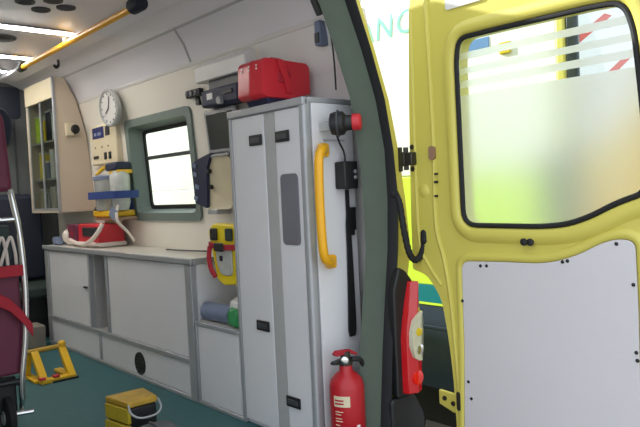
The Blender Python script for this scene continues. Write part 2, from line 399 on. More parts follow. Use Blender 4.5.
# pressed side channel and lower frame
CH = [(1.662, 1.66), (1.655, 0.76), (1.575, 0.60), (1.535, 0.30)]
mb = MB()
for (a, b) in zip(CH, CH[1:]): pass
obj('pressed_rib', MB().tube(spline([(DX + 0.016, 1.600, 1.72), (DX + 0.016, 1.588, 1.2), (DX + 0.016, 1.592, 0.86), (DX + 0.016, 1.560, 0.72), (DX + 0.016, 1.535, 0.56), (DX + 0.016, 1.515, 0.25), (DX + 0.016, 1.508, -0.02)]), 0.011, 8), 'yellow', dr)
obj('pressed_rib', MB().tube(spline([(DX + 0.016, 1.672, 1.66), (DX + 0.016, 1.680, 1.2), (DX + 0.016, 1.678, 0.80), (DX + 0.016, 1.640, 0.70), (DX + 0.016, 1.578, 0.62)]), 0.009, 8), 'yellow', dr)
PAN = rpoly([(1.494,-0.02),(1.490,0.10),(1.476,0.40),(1.474,0.716),(1.300,0.722),(1.158,0.724),(1.085,0.738),(1.019,0.762),(0.950,0.798),(0.900,0.812),(0.850,0.806),(0.846,0.60),(0.850,-0.02)],
            [0.01,0.03,0.03,0.035,0.03,0.05,0.05,0.05,0.05,0.03,0.05,0.03,0.01])
obj('frame_shoulder', ringloft([(grow(PAN, 0.034), DX + 0.013), (grow(PAN, 0.024), DX + 0.002), (grow(PAN, 0.004), DX + 0.002), (PAN, DX + 0.012)]), 'yellow', dr, smooth=75)
bd = obj('door_board', MB().prism(PAN, 0, DX + 0.003, DX + 0.012), 'board', dr, 0.002)
for px, py in ((480,266),(486,266),(562,262),(567,261),(616,244),(633,285),(636,353),(637,361),(462,301),(468,382),(471,399)):
    p = at(px, py, 0, DX); obj('screw', MB().lathe((DX + 0.004, p.y, p.z), (-1, 0, 0), [(0, 0.0065), (0.003, 0.0055), (0.004, 0.003)], 10), 'black', bd)
gk = obj('window_gasket', MB().tube([(DX + 0.006, y, z) for y, z in grow(WIN, -0.002)], 0.009, 8, closed=True), 'rubber', dr)
gp = obj('window_pane', MB().prism(grow(WIN, -0.002), 0, DX + 0.020, DX + 0.024), 'glass', dr, smooth=0)
for z0, z1 in ((0.80, 1.313), (1.340, 1.365), (1.389, 1.411), (1.441, 1.465)):
    obj('frosted_film', MB().prism(clipz(grow(WIN, -0.004), z0, z1), 0, DX + 0.0175, DX + 0.0195), 'frost', gp, smooth=0)
p = at(528, 242, 0, DX); mb = MB()
for s in (-1, 1): mb.lathe((DX - 0.004, p.y + s*0.012, p.z), (-1, 0, 0), [(0, 0.013), (0.006, 0.012), (0.008, 0.007)], 14)
obj('latch_plug', mb, 'black', dr)
for px, py, r, sx in ((433,153,0.013,1),(437,174,0.004,1),(437,182,0.005,1),(437,196,0.004,1)):
    p = at(px, py, 0, DX + 0.01)
    hh = 0.026 if r > 0.008 else r
    obj('hole_plug', MB().prism(rrect(p.y - r, p.y + r, p.z - hh, p.z + hh, r), 0, DX - 0.002, DX + 0.014), 'brown' if r > 0.008 else 'black', dr)
p = at(464, 403, 0, DX); obj('hole_plug', MB().prism(rrect(1.502, 1.520, p.z - 0.035, p.z + 0.035, 0.009), 0, DX + 0.001, DX + 0.014), 'metal_dark', dr)
obj('sticker', MB().prism(rrect(1.345, 1.505, 1.628, 1.735, 0.012), 0, DX + 0.006, DX + 0.012), 'white', dr)
p = at(422, 191, 0, DX); obj('dimple', MB().lathe((DX + 0.013, p.y, p.z), (-1, 0, 0), [(0, 0.028), (0.006, 0.020), (0.009, 0.008)], 18), 'yellow', dr, smooth=60)
# upper hinge between pillar and door
hg = sroot('trim_7', 'dark metal door hinge between the yellow pillar and the open door', 'hinge', (1.94, 1.71, 1.07))
obj('hinge_leaf', MB().box(1.925, 1.938, 1.722, 1.737, 1.055, 1.150).box(1.925, 1.950, 1.705, 1.725, 1.075, 1.130), 'metal_dark', hg, 0.003)
obj('hinge_pin', MB().cyl((1.945, 1.712, 1.060), (1.945, 1.712, 1.148), 0.010), 'metal_dark', hg)
obj('hinge_leaf', MB().box(1.930, 1.962, 1.672, 1.712, 1.078, 1.128), 'metal_dark', hg, 0.004)
for dz in (-0.04, 0.045): obj('bolt', MB().lathe((1.964, 1.690, 1.103 + dz), (-1, 0, 0), [(0, 0.011), (0.01, 0.010)], 6), 'metal_dark', hg)
# lower hinge
hg = sroot('trim_8', 'yellow lower hinge arm of the open door above the bumper', 'hinge', (1.98, 1.60, 0.14))
obj('hinge_arm', MB().prism([(1.63, 0.150), (1.63, 0.205), (1.54, 0.200), (1.52, 0.190), (1.52, 0.140), (1.56, 0.128)], 0, 1.985, 2.000), 'yellow', hg, 0.003)
for yy, zz in ((1.60, 0.178), (1.56, 0.165)): obj('bolt', MB().lathe((1.986, yy, zz), (-1, 0, 0), [(0, 0.010), (0.008, 0.009)], 6), 'metal_dark', hg)
# wiring gaiter
gt = thing('wiring_gaiter', 'black corrugated rubber cable loop between pillar and open door', 'cable', (1.93, 1.70, 0.69))
pts = spline([at(396, 194, 1, 1.728), at(400, 205, 1, 1.71), at(404, 230, 1, 1.69), at(409, 252, 1, 1.68), at(415, 260, 1, 1.675), at(421, 255, 1, 1.67), at(424, 244, 1, 1.66), at(425, 236, 1, 1.655)], 7)
rr = [0.0135 if i % 2 else 0.0115 for i in range(len(pts))]
obj('cable', MB().tube(pts, rr, 12), 'rubber', gt)
e = pts[-1]; obj('grommet', MB().lathe(e - Vector((0, 0, 0.03)), (0.05, 0, 1), [(0, 0.012), (0.008, 0.019), (0.045, 0.019), (0.058, 0.010)], 14), 'rubber', gt)
obj('grommet', MB().lathe(pts[0] + Vector((-0.004, 0.01, 0)), (0.1, -1, 0), [(0, 0.02), (0.012, 0.019), (0.018, 0.012)], 14), 'rubber', gt)

# tail lamp in its black housing, bumper
hs = struct(obj('tail_lamp_housing', MB().prism(rpoly([(1.83, 0.19), (1.83, 0.60), (1.865, 0.690), (1.90, 0.675), (1.945, 0.625), (1.945, 0.19)], 0.012), 1, 1.700, 1.732), 'black', bevel=0.006), 'black plastic pillar cover beside the tail lamp', 'cover')
tl = thing('tail_lamp', 'red and clear tail lamp cluster on the rear corner beside black housing', 'tail lamp', (1.945, 1.70, 0.2))
def lens(z0, z1, top=0.0):
    def xl(z): p = at(404 + (390 - min(390, max(280, 390 - (z - 0.2)/0.43*110)))*0.036, 300, 1, 1.70); return p.x
    def half(z): return max(0.018, 0.052 - (0.03*max(0, (z - 0.52))/0.11))
    rings = []
    for k in range(7):
        z = z0 + (z1 - z0)*k/6; xr = 1.948 + 0.010*math.sin((z - 0.2)*7.3); xl_ = 1.858 + 0.05*max(0, (z - 0.42)/0.21)**1.3
        m_ = (xl_ + xr)/2; rings.append([(xl_, 1.70, z), (xl_ + 0.008, 1.675, z), (m_, 1.660, z), (xr - 0.012, 1.672, z), (xr, 1.70, z), (xr, 1.76, z), (xl_, 1.73, z)])
    return MB().loft(rings)
obj('red_lens', lens(0.205, 0.632), 'redlens', tl, 0.003)
obj('clear_lens', MB().loft([[(xa, 1.680, z), (xa + 0.003, 1.656, z), ((xa + xb)/2, 1.650, z), (xb - 0.008, 1.662, z), (xb + 0.002, 1.690, z)] for xa, xb, z in ((1.905, 1.938, 0.330), (1.884, 1.948, 0.345), (1.872, 1.952, 0.39), (1.874, 1.955, 0.44), (1.888, 1.956, 0.485), (1.915, 1.950, 0.515))]), 'clearlens', tl, smooth=50)
obj('bulb', MB().lathe((1.908, 1.6585, 0.262), (0, 1, 0), [(0, 0.014), (0.003, 0.028), (0.015, 0.03)], 16), 'redlamp', tl)
obj('bulb', MB().lathe((1.912, 1.6485, 0.44), (0, 1, 0), [(0, 0.010), (0.003, 0.018), (0.015, 0.02)], 12), 'amber', tl)
obj('bulb', MB().lathe((1.914, 1.6485, 0.372), (0, 1, 0), [(0, 0.010), (0.003, 0.02), (0.015, 0.022)], 12), 'chrome', tl)
mb = MB(); mb.prism(rpoly([(0.02, 1.80), (0.02, 1.60), (0.10, 1.50), (1.96, 1.50), (2.06, 1.60), (2.06, 1.95), (1.98, 1.95), (1.9, 1.80)], 0.06), 2, -0.32, -0.03)
struct(obj('bumper', mb, 'black', bevel=0.02, seg=3), 'black plastic rear bumper and step', 'bumper')
struct(obj('pillar_base', MB().prism(rpoly([(1.80, -0.03), (1.80, 0.19), (1.93, 0.19), (1.985, 0.10), (1.99, -0.03)], 0.02), 1, 1.705, 1.80), 'black', bevel=0.008), 'black plastic pillar foot under the tail lamp', 'cover')

# ------------------------------------------------------------------ low run of cupboards under the window
XF = 1.595
bc = thing('base_cupboard', 'long white cupboard with aluminium edges and a dark round vent, under the window', 'cupboard', (1.745, 3.82, 0))
obj('carcass', MB().box(1.62, 1.895, 2.80, 4.84, 0.02, 0.66 if False else 0.20).box(1.62, 1.895, 4.03, 4.84, 0.20, 0.668).box(1.62, 1.895, 2.80, 3.80, 0.20, 0.668).box(1.86, 1.895, 3.80, 4.03, 0.20, 0.668), 'greyedge', bc)
d1 = obj('door', MB().box(1.600, 1.62, 4.075, 4.765, 0.208, 0.665), 'laminate', bc, 0.002)
obj('knob', MB().box(1.588, 1.600, 4.10, 4.145, 0.448, 0.458), 'black', d1)
obj('large_panel', MB().box(1.600, 1.62, 2.862, 3.775, 0.208, 0.665), 'laminate', bc, 0.002)
pp = obj('plinth_panel', MB().box(1.600, 1.62, 2.862, 3.925, 0.022, 0.178), 'laminate', bc, 0.002)
obj('plinth_panel', MB().box(1.600, 1.62, 3.955, 4.83, 0.022, 0.178), 'laminate', bc, 0.002)
vt = obj('vent', MB().lathe((1.601, 3.412, 0.087), (-1, 0, 0), [(0, 0.064), (0.006, 0.062), (0.007, 0.054), (0.003, 0.050)], 28), 'black', pp)
for k in range(-2, 3):
    w_ = math.sqrt(max(0.0, 0.052**2 - (k*0.02)**2)); obj('vent_slat', MB().box(1.593, 1.600, 3.412 - w_, 3.412 + w_, 0.085 + k*0.02, 0.089 + k*0.02), 'rubber', vt)
for a in ((4.775, 4.845, 0.02, 0.668), (4.045, 4.07, 0.208, 0.668), (3.78, 3.808, 0.208, 0.668), (2.795, 2.855, 0.0, 0.668), (3.928, 3.952, 0.022, 0.178)):
    obj('edging', MB().box(1.592, 1.622, a[0], a[1], a[2], a[3]), 'alu', bc, 0.003)
obj('edging', MB().box(1.591, 1.622, 2.855, 4.845, 0.180, 0.206), 'alu', bc, 0.003)
obj('edging', MB().box(1.591, 1.622, 2.855, 4.845, 0.0, 0.020), 'alu', bc, 0.003)
obj('side_panel', MB().box(1.622, 1.89, 2.785, 2.80, 0.0, 0.668), 'laminate', bc)
wt = thing('worktop', 'pale worktop with aluminium front edge on the long cupboard', 'worktop', (1.745, 3.82, 0.669))
obj('top', MB().box(1.598, 1.897, 2.785, 4.86, 0.6695, 0.695), 'counter', wt, 0.002)
obj('front_edging', MB().box(1.584, 1.598, 2.780, 4.86, 0.6695, 0.699), 'alu', wt, 0.004)
obj('end_edging', MB().box(1.598, 1.897, 2.772, 2.785, 0.6695, 0.699), 'alu', wt, 0.003)
mb = MB().tube([(1.78, 3.38, 0.7035), (1.79, 3.20, 0.7035), (1.83, 3.02, 0.7035)], 0.004, 6)
tag(obj('wire_clip', mb, 'black'), 'thin black wire lying on the worktop near its end', 'wire')

# low cupboard beside it
lc = thing('low_cupboard', 'low white cupboard between the long cupboard and the tall locker', 'cupboard', (1.745, 2.59, 0))
obj('carcass', MB().box(1.612, 1.895, 2.410, 2.770, 0.0, 0.385), 'laminate', lc)
obj('front_panel', MB().box(1.598, 1.611, 2.425, 2.765, 0.020, 0.378), 'laminate', lc, 0.002)
obj('edging', MB().box(1.592, 1.612, 2.410, 2.770, 0.380, 0.400), 'alu', lc, 0.003)
obj('edging', MB().box(1.592, 1.612, 2.410, 2.770, 0.0, 0.018), 'alu', lc, 0.003)
obj('edging', MB().box(1.592, 1.612, 2.768, 2.782, 0.0, 0.400), 'alu', lc, 0.003)
obj('top', MB().box(1.612, 1.895, 2.410, 2.770, 0.385, 0.400), 'counter', lc)
# rolled blue pad and green pack on it
rp = thing('blue_roll', 'rolled grey-blue absorbent pad on the low cupboard', 'pad roll', (1.70, 2.58, 0.40))
mb = MB().tube([(1.650, 2.752, 0.445), (1.660, 2.54, 0.445)], 0.043, 18); obj('roll', mb, 'bluecloth', rp)
obj('roll_end', MB().tube([(1.650 + 0.028*math.cos(a)*(1 - a/22), 2.755, 0.445 + 0.034*math.sin(a)*(1 - a/22)) for a in [k*0.5 for k in range(28)]], 0.0035, 5), 'navy', rp)
obj('flap', MB().box(1.68, 1.75, 2.545, 2.745, 0.4005, 0.406), 'bluecloth', rp)
gpk = thing('green_pack', 'crumpled green and white plastic pack on the low cupboard', 'pack', (1.655, 2.47, 0.40))
def crumple(c, size, n, seed, amp):
    rnd = random.Random(seed); bm = bmesh.new(); bmesh.ops.create_icosphere(bm, subdivisions=3, radius=1.0)
    for v in bm.verts:
        p = v.co; s = [math.copysign(abs(q)**0.62, q) for q in p]; k = 1 + amp*math.sin(5*p.x + seed)*math.sin(6*p.y)*math.cos(5*p.z + seed) + rnd.uniform(-amp, amp)*0.4
        v.co = Vector((c[0] + s[0]*size[0]*k, c[1] + s[1]*size[1]*k, c[2] + max(-1, s[2]*k)*size[2]))
    bm.verts.index_update(); mb = MB().addg([v.co.copy() for v in bm.verts], [tuple(v.index for v in f.verts) for f in bm.faces]); bm.free(); return mb
obj('wrapper', crumple((1.640, 2.475, 0.446), (0.040, 0.050, 0.045), 0, 2, 0.10), 'greenpack', gpk, smooth=25)
obj('white_sheet', crumple((1.675, 2.485, 0.495), (0.05, 0.05, 0.034), 0, 5, 0.12), 'white', gpk, smooth=25)
ppr = tag(obj('paper_sheet', MB().obox((1.775, 2.60, 0.4025), (0.06, 0.10, 0.003), RZ(15)), 'white'), 'small white paper sheet lying behind the blue roll', 'paper')

# ------------------------------------------------------------------ tall locker
tc = thing('tall_locker', 'tall white locker with two narrow doors, black latches and aluminium edges', 'locker', (1.73, 2.15, 0))
obj('carcass', MB().box(1.615, 1.845, 1.912, 2.400, 0.0, 1.335), 'laminate', tc)
obj('side_panel', MB().box(1.632, 1.843, 1.8975, 1.912, 0.005, 1.330), 'laminate', tc, 0.001)
dl = obj('door', MB().box(1.598, 1.6145, 2.160, 2.388, 0.02, 1.318), 'laminate', tc, 0.003)
dr2 = obj('door', MB().box(1.598, 1.6145, 1.936, 2.084, 0.02, 1.318), 'laminate', tc, 0.003)
obj('mullion', MB().box(1.600, 1.6145, 2.086, 2.158, 0.0, 1.320), 'greyedge', tc, 0.004)
obj('corner_post', MB().prism(rrect(1.590, 1.632, 1.8975, 1.932, 0.014), 2, 0.0, 1.34), 'alu', tc)
obj('edging', MB().box(1.594, 1.6145, 2.390, 2.408, 0.0, 1.34), 'alu', tc, 0.003)
obj('top_edging', MB().box(1.588, 1.6145, 1.8975, 2.410, 1.320, 1.352), 'alu', tc, 0.005)
obj('top_edging', MB().box(1.6145, 1.848, 1.8975, 1.914, 1.330, 1.352), 'alu', tc, 0.005)
obj('top', MB().box(1.6145, 1.848, 1.914, 2.410, 1.336, 1.349), 'laminate', tc)
def latch(door, y, z, w=0.088):
    h = obj('latch', MB().box(1.591, 1.598, y - w/2, y + w/2, z - 0.022, z + 0.022), 'black', door, 0.004)
    obj('latch_lever', MB().box(1.5885, 1.592, y - w/2 + 0.012, y + w/2 - 0.012, z - 0.011, z + 0.010), 'darkgrey', h, 0.002)
latch(dl, 2.214, 1.215); latch(dr2, 2.036, 1.215); latch(dl, 2.226, 0.446); latch(dr2, 2.046, 0.163)
slot = obj('slot_window', MB().prism(rrect(1.953, 2.062, 0.790, 1.068, 0.022), 0, 1.5935, 1.5985), 'smokegrey', dr2, 0.002)
obj('slot_glass', MB().prism(rrect(1.963, 2.052, 0.802, 1.056, 0.016), 0, 1.5925, 1.594), 'smokegrey', slot)
# yellow grab handle
gh = thing('grab_bar', 'upright yellow grab handle on the corner of the tall locker', 'handle', (1.63, 1.87, 0.72))
pts = spline([(1.668, 1.877, 1.150), (1.645, 1.860, 1.152), (1.615, 1.846, 1.125), (1.606, 1.842, 1.06), (1.604, 1.842, 0.93), (1.608, 1.842, 0.80), (1.622, 1.848, 0.745), (1.655, 1.862, 0.722), (1.678, 1.877, 0.722)], 6)
obj('grip', MB().tube(pts, 0.0175, 14), 'handle_y', gh)
for x, z in ((1.672, 1.150), (1.684, 0.722)):
    obj('foot', MB().prism(rrect(x - 0.022, x + 0.026, z - 0.026, z + 0.026, 0.014), 1, 1.878, 1.897), 'handle_y', gh, 0.004)

# lamp with red ring, black box, strap on the side of the locker
lm = thing('spotlight', 'black round spotlight with a red ring on the side of the tall locker', 'lamp', (1.80, 1.86, 1.22))
obj('bracket', MB().box(1.685, 1.79, 1.891, 1.897, 1.185, 1.192).box(1.665, 1.690, 1.835, 1.897, 1.222, 1.255), 'greyedge', lm)
ax_ = Vector((0.62, -0.78, 0.02)).normalized(); b0 = Vector((1.668, 1.838, 1.243))
obj('lamp_body', MB().lathe(b0, ax_, [(0, 0.024), (0.006, 0.040), (0.03, 0.046), (0.052, 0.044), (0.062, 0.030), (0.085, 0.028)], 24), 'black', lm)
obj('red_ring', MB().lathe(b0 + ax_*0.083, ax_, [(0, 0.024), (0.004, 0.031), (0.03, 0.031), (0.036, 0.024)], 22), 'red', lm)
obj('lamp_rim', MB().tube([b0 + ax_*0.032 + Vector((0.0, 0, 0)) + Vector((-ax_.y, ax_.x, 0)).normalized()*0.047*math.cos(a) + Vector((0, 0, 1))*0.047*math.sin(a) for a in [k*math.pi/14 for k in range(28)]], 0.004, 6, closed=True), 'darkgrey', lm)
obj('cable', MB().tube(spline([(1.705, 1.84, 1.20), (1.735, 1.86, 1.175), (1.765, 1.87, 1.14), (1.768, 1.868, 1.095)]), 0.004, 8), 'black', lm)
cb = thing('control_box', 'small black control box with two pale buttons on the locker side', 'control box', (1.825, 1.88, 0.99))
obj('case', MB().box(1.735, 1.808, 1.840, 1.897, 0.998, 1.105), 'black', cb, 0.006)
for z in (1.065, 1.042): obj('button', MB().lathe((1.792, 1.840, z), (0, -1, 0), [(0, 0.008), (0.003, 0.007)], 12), 'alu', cb)
st = thing('hanging_strap', 'long black strap with a buckle hanging below the control box', 'strap', (1.79, 1.885, 0.41))
obj('webbing', MB().loft([[(x - w, 1.886, z), (x + w, 1.886, z), (x + w, 1.892, z), (x - w, 1.892, z)] for x, w, z in ((1.790, 0.008, 0.996), (1.790, 0.008, 0.90), (1.788, 0.011, 0.86), (1.790, 0.013, 0.76), (1.789, 0.016, 0.62), (1.787, 0.019, 0.50), (1.785, 0.020, 0.44), (1.784, 0.014, 0.415))]), 'rubber', st, smooth=40)
obj('buckle', MB().holed([(a, b) for a, b in rrect(1.878, 1.886, 0.835, 0.925, 0.003)], rrect(1.880, 1.884, 0.88, 0.91, 0.001), 1.792, 1.822).box(1.795, 1.815, 1.880, 1.885, 0.815, 0.845), 'black', st, 0.002)

# fire extinguisher
fx, fy, fz = 1.672, 1.815, 0.0
fe = thing('fire_extinguisher', 'red fire extinguisher with pale label standing beside the locker side', 'extinguisher', (fx, fy, fz))
r_ = 0.066
obj('cylinder', MB().lathe((fx, fy, 0.0), (0, 0, 1), [(0, 0.055), (0.01, r_), (0.255, r_), (0.282, 0.060), (0.305, 0.040), (0.315, 0.026), (0.338, 0.024)], 32), 'extred', fe, smooth=50)
obj('valve', MB().lathe((fx, fy, 0.318), (0, 0, 1), [(0, 0.026), (0.012, 0.027), (0.02, 0.020), (0.05, 0.018)], 18), 'metal_dark', fe)
obj('gauge', MB().lathe((fx - 0.020, fy - 0.018, 0.342), (-0.75, -0.66, 0), [(0, 0.014), (0.012, 0.015), (0.014, 0.012)], 16), 'chrome', fe)
obj('squeeze_lever', MB().prism([(fx - 0.06, 0.366), (fx - 0.045, 0.378), (fx + 0.02, 0.372), (fx + 0.055, 0.352), (fx + 0.05, 0.345), (fx + 0.01, 0.360), (fx - 0.05, 0.358)], 1, fy - 0.011, fy + 0.011), 'redstrap', fe, 0.002)
obj('carry_handle', MB().prism([(fx - 0.07, 0.330), (fx - 0.066, 0.340), (fx, 0.345), (fx, 0.335), (fx - 0.04, 0.325)], 1, fy - 0.010, fy + 0.010), 'black', fe, 0.002)
obj('hose', MB().tube(spline([(fx + 0.02, fy - 0.01, 0.335), (fx + 0.06, fy - 0.02, 0.325), (fx + 0.078, fy - 0.015, 0.27), (fx + 0.076, fy, 0.16), (fx + 0.074, fy, 0.05)]), 0.010, 8), 'black', fe)
def wrap(a0, a1, z0, z1, name, m, rr=r_ + 0.0012):
    n = 10; A = [math.radians(a0 + (a1 - a0)*k/n) for k in range(n + 1)]
    mb = MB(); ring_ = lambda r, z: [(fx + r*math.cos(a), fy + r*math.sin(a), z) for a in A]
    mb.loft([ring_(r_ - 0.001, z0) + list(reversed(ring_(rr, z0))), ring_(r_ - 0.001, z1) + list(reversed(ring_(rr, z1)))]); return obj(name, mb, m, fe)
wrap(180, 236, 0.175, 0.215, 'label_plate', 'cream')
for z in (0.196, 0.184): wrap(184, 215, z, z + 0.006, 'label_line', 'redstrap', r_ + 0.002)
for z, a in ((0.155, 212), (0.145, 205), (0.130, 208), (0.120, 210), (0.105, 200)): wrap(184, a, z, z + 0.003, 'label_line', 'cream')
wrap(196, 236, 0.040, 0.075, 'label_plate', 'darkgrey'); wrap(256, 268, 0.085, 0.105, 'label_seal', 'white')

for c in fe.children:
    if not c.name.startswith('cylinder'): c.location.z += 0.020

# ------------------------------------------------------------------ on top of the tall locker: red case
rc = thing('red_case', 'bright red moulded plastic case lying on top of the tall locker', 'case', (1.70, 2.20, 1.352))
sec = rpoly([(1.585, 1.378), (1.566, 1.392), (1.572, 1.520), (1.590, 1.536), (1.805, 1.530), (1.820, 1.515), (1.820, 1.402), (1.710, 1.376)], 0.008, 3)
def SX(k, y): return [(1.68 + (x - 1.68)*k, y, 1.45 + (z - 1.45)*k) for x, z in sec]
obj('shell', MB().loft([SX(0.96, 2.112), SX(1.0, 2.120), SX(1.0, 2.190), SX(1.015, 2.194), SX(1.015, 2.206), SX(1.0, 2.210), SX(1.0, 2.280), SX(0.96, 2.288)]), 'red', rc, smooth=30)
obj('recess', MB().prism(rpoly([(1.645, 1.44), (1.645, 1.475), (1.66, 1.49), (1.705, 1.49), (1.715, 1.47), (1.69, 1.44)], 0.01), 1, 2.107, 2.114), 'redstrap', rc, 0.002)
obj('carry_strap', MB().loft([[(x - 0.016, y, z), (x + 0.016, y, z), (x + 0.016, y + 0.005, z + 0.003), (x - 0.016, y + 0.005, z + 0.003)] for x, y, z in ((1.700, 2.105, 1.400), (1.690, 2.100, 1.44), (1.668, 2.098, 1.49), (1.655, 2.103, 1.530), (1.653, 2.13, 1.541), (1.653, 2.20, 1.543))]), 'red', rc, 0.002)
obj('underside', MB().prism([(1.61, 1.3525), (1.595, 1.385), (1.77, 1.395), (1.78, 1.3525)], 1, 2.128, 2.272), 'navy', rc, 0.004)
for y in (2.15, 2.20, 2.25):
    for z in (1.495, 1.508): obj('rivet', MB().lathe((1.570, y, z), (-1, 0, 0), [(0, 0.005), (0.003, 0.003)], 8), 'hose', rc)

# ------------------------------------------------------------------ things on the wall between window and locker
bx = tag(obj('wall_box', MB().loft([[(1.845, y, 1.568), (1.768, y, 1.568), (1.762, y, 1.640), (1.800, y, 1.672), (1.825, y, 1.66)] for y in (2.50, 2.95)]), 'white', bevel=0.006), 'white boxed duct on the wall behind the red case', 'duct')
sc = thing('wall_screen', 'dark flat screen with silver rim on the wall beside the tall locker', 'screen', (1.83, 2.80, 1.21))
Rt = Matrix.Rotation(math.radians(-6), 3, 'Y')
def scr(dx, w, h, t): return MB().obox((1.822 + dx, 2.805, 1.318), (t, w, h), Rt)
obj('rim', scr(0.0, 0.285, 0.225, 0.022), 'alu', sc, 0.012, 3); obj('panel', scr(-0.010, 0.240, 0.180, 0.008), 'screen', sc, 0.004)
obj('mount', MB().box(1.838, 1.885, 2.76, 2.85, 1.27, 1.36), 'black', sc); obj('foot_bar', MB().box(1.81, 1.85, 2.72, 2.86, 1.190, 1.206), 'black', sc, 0.004)
nb = thing('radio_unit', 'dark navy radio unit with white label above the wall screen', 'radio', (1.80, 2.75, 1.43))
obj('case', MB().box(1.755, 1.848, 2.56, 2.885, 1.434, 1.520), 'navy', nb, 0.012, 3)
obj('label', MB().box(1.752, 1.7545, 2.775, 2.825, 1.468, 1.498), 'white', nb); obj('knob', MB().lathe((1.756, 2.70, 1.452), (-1, 0, -0.1), [(0, 0.02), (0.02, 0.018)], 14), 'alu', nb)
obj('button_strip', MB().box(1.750, 1.756, 2.60, 2.68, 1.475, 1.495), 'black', nb, 0.002); obj('bracket', MB().box(1.79, 1.85, 2.60, 2.86, 1.520, 1.570), 'darkgrey', nb)
cm = thing('small_camera', 'small black camera block on the wall above the window corner', 'camera', (1.84, 3.06, 1.51))
obj('body', MB().box(1.815, 1.845, 3.00, 3.14, 1.520, 1.560), 'black', cm, 0.005); obj('mount', MB().box(1.840, 1.866, 3.05, 3.08, 1.48, 1.53), 'black', cm)
for y in (3.03, 3.075, 3.12): obj('lens', MB().lathe((1.816, y, 1.54), (-1, 0, 0), [(0, 0.014), (0.006, 0.012)], 12), 'darkgrey', cm)
# cream device with navy pouch
dv = thing('cream_device', 'cream rounded medical monitor with a navy side pouch on the wall', 'monitor', (1.83, 2.94, 0.92))
mb = MB(); mb.loft([[(1.80 + 0.012*abs(k), y, z) for y, z in rrect(2.72 + 0.01*abs(k), 2.975 - 0.012*abs(k), 0.925 + 0.01*abs(k), 1.190 - 0.01*abs(k), 0.05)] if k < 0 else [(1.806, y, z) if k == 0 else (1.888, y, z) for y, z in rrect(2.72, 2.975, 0.925, 1.190, 0.05)] for k in (-1, 0, 1)])
obj('case', mb, 'cream', dv, smooth=40)
obj('pouch', MB().prism(rpoly([(2.945, 0.930), (3.06, 0.960), (3.085, 1.165), (3.03, 1.185), (2.885, 1.214), (2.93, 1.14)], 0.015), 0, 1.795, 1.880), 'navy', dv, 0.01)
for z in (0.985, 1.045, 1.11, 1.155): obj('pouch_tag', MB().obox((1.793, 3.04 + 0.01*math.sin(z*40), z), (0.006, 0.035, 0.022), Matrix.Rotation(0.3, 3, 'X')), 'bluecloth', dv, 0.002)
for y, z in ((2.915, 1.12), (2.905, 1.04)): obj('button', MB().lathe((1.802, y, z), (-1, 0, 0), [(-0.005, 0.012), (0.014, 0.011)], 12), 'black', dv)
obj('foot', MB().box(1.80, 1.885, 2.86, 2.955, 0.900, 0.925), 'greyedge', dv, 0.005); obj('strap_top', MB().box(1.80, 1.88, 2.74, 2.93, 1.190, 1.204), 'greyedge', dv, 0.004)
# yellow device with red strap hanging at the locker side
yd = thing('yellow_device', 'yellow and grey portable device with red strap hanging beside the tall locker', 'device', (1.66, 2.55, 0.58))
def Y(y): return 2.42 + (y - 2.69)*0.9
def Z(z): return 0.582 + (z - 0.545)*0.9
def yz(L): return [(Y(a), Z(b)) for a, b in L]
obj('back_shell', MB().prism(rpoly(yz([(2.70, 0.560), (2.69, 0.855), (2.94, 0.862), (2.985, 0.82), (2.95, 0.70), (2.92, 0.575), (2.86, 0.545)]), 0.02), 0, 1.632, 1.690), 'yellow_bright', yd, 0.008)
obj('wall_bracket', MB().box(1.690, 1.898, 2.50, 2.60, 0.74, 0.80), 'greyedge', yd, 0.004)
obj('face_plate', MB().prism(rpoly(yz([(2.76, 0.600), (2.76, 0.745), (2.90, 0.745), (2.905, 0.68), (2.87, 0.600)]), 0.03), 0, 1.623, 1.633), 'clearplastic', yd, 0.004)
for y in (2.915, 2.775): obj('clip', MB().box(1.617, 1.633, Y(y) - 0.025, Y(y) + 0.025, Z(0.775), Z(0.838)), 'greenseat' if y < 2.8 else 'black', yd, 0.006)
mb = MB().loft([[(1.610, p[0], p[1] - 0.013), (1.610, p[0], p[1] + 0.013), (1.620, p[0], p[1] + 0.013), (1.620, p[0], p[1] - 0.013)] for p in yz(((2.945, 0.755), (2.86, 0.744), (2.78, 0.744), (2.69, 0.748)))])
rs = obj('strap', mb, 'redstrap', yd, 0.003); obj('strap_pad', MB().box(1.604, 1.6095, Y(2.80), Y(2.885), Z(0.722), Z(0.765)), 'black', rs, 0.004)
obj('strap', MB().tube(spline([(1.615, Y(2.94), Z(0.745)), (1.61, Y(2.945), Z(0.69)), (1.61, Y(2.93), Z(0.63)), (1.615, Y(2.90), Z(0.59))]), 0.011, 8), 'redstrap', yd)
obj('indicator', MB().box(1.618, 1.624, Y(2.838), Y(2.862), Z(0.672), Z(0.70)), 'black', yd, 0.002)

# ------------------------------------------------------------------ far wall things: suction unit, control panel, clock, cupboard
su = thing('suction_unit', 'yellow suction unit with clear jar and blue strap on the wall left of window', 'suction unit', (1.80, 4.15, 0.89))
obj('tray', MB().box(1.73, 1.88, 4.06, 4.38, 0.888, 0.93), 'yellow_gear', su, 0.010); obj('tray_foot', MB().box(1.74, 1.87, 4.02, 4.36, 0.868, 0.888), 'brown', su, 0.004)
obj('end_cap', MB().lathe((1.80, 4.38, 0.925), (0, 1, 0), [(0, 0.045), (0.05, 0.042), (0.06, 0.03)], 16), 'metal_dark', su)
obj('jar', MB().lathe((1.80, 4.26, 0.93), (0, 0, 1), [(0, 0.082), (0.01, 0.088), (0.19, 0.092), (0.20, 0.096)], 26), 'clearplastic', su, smooth=50)
obj('jar_lid', MB().lathe((1.80, 4.26, 1.13), (0, 0, 1), [(0, 0.100), (0.02, 0.100), (0.03, 0.07)], 26), 'bluecloth', su)
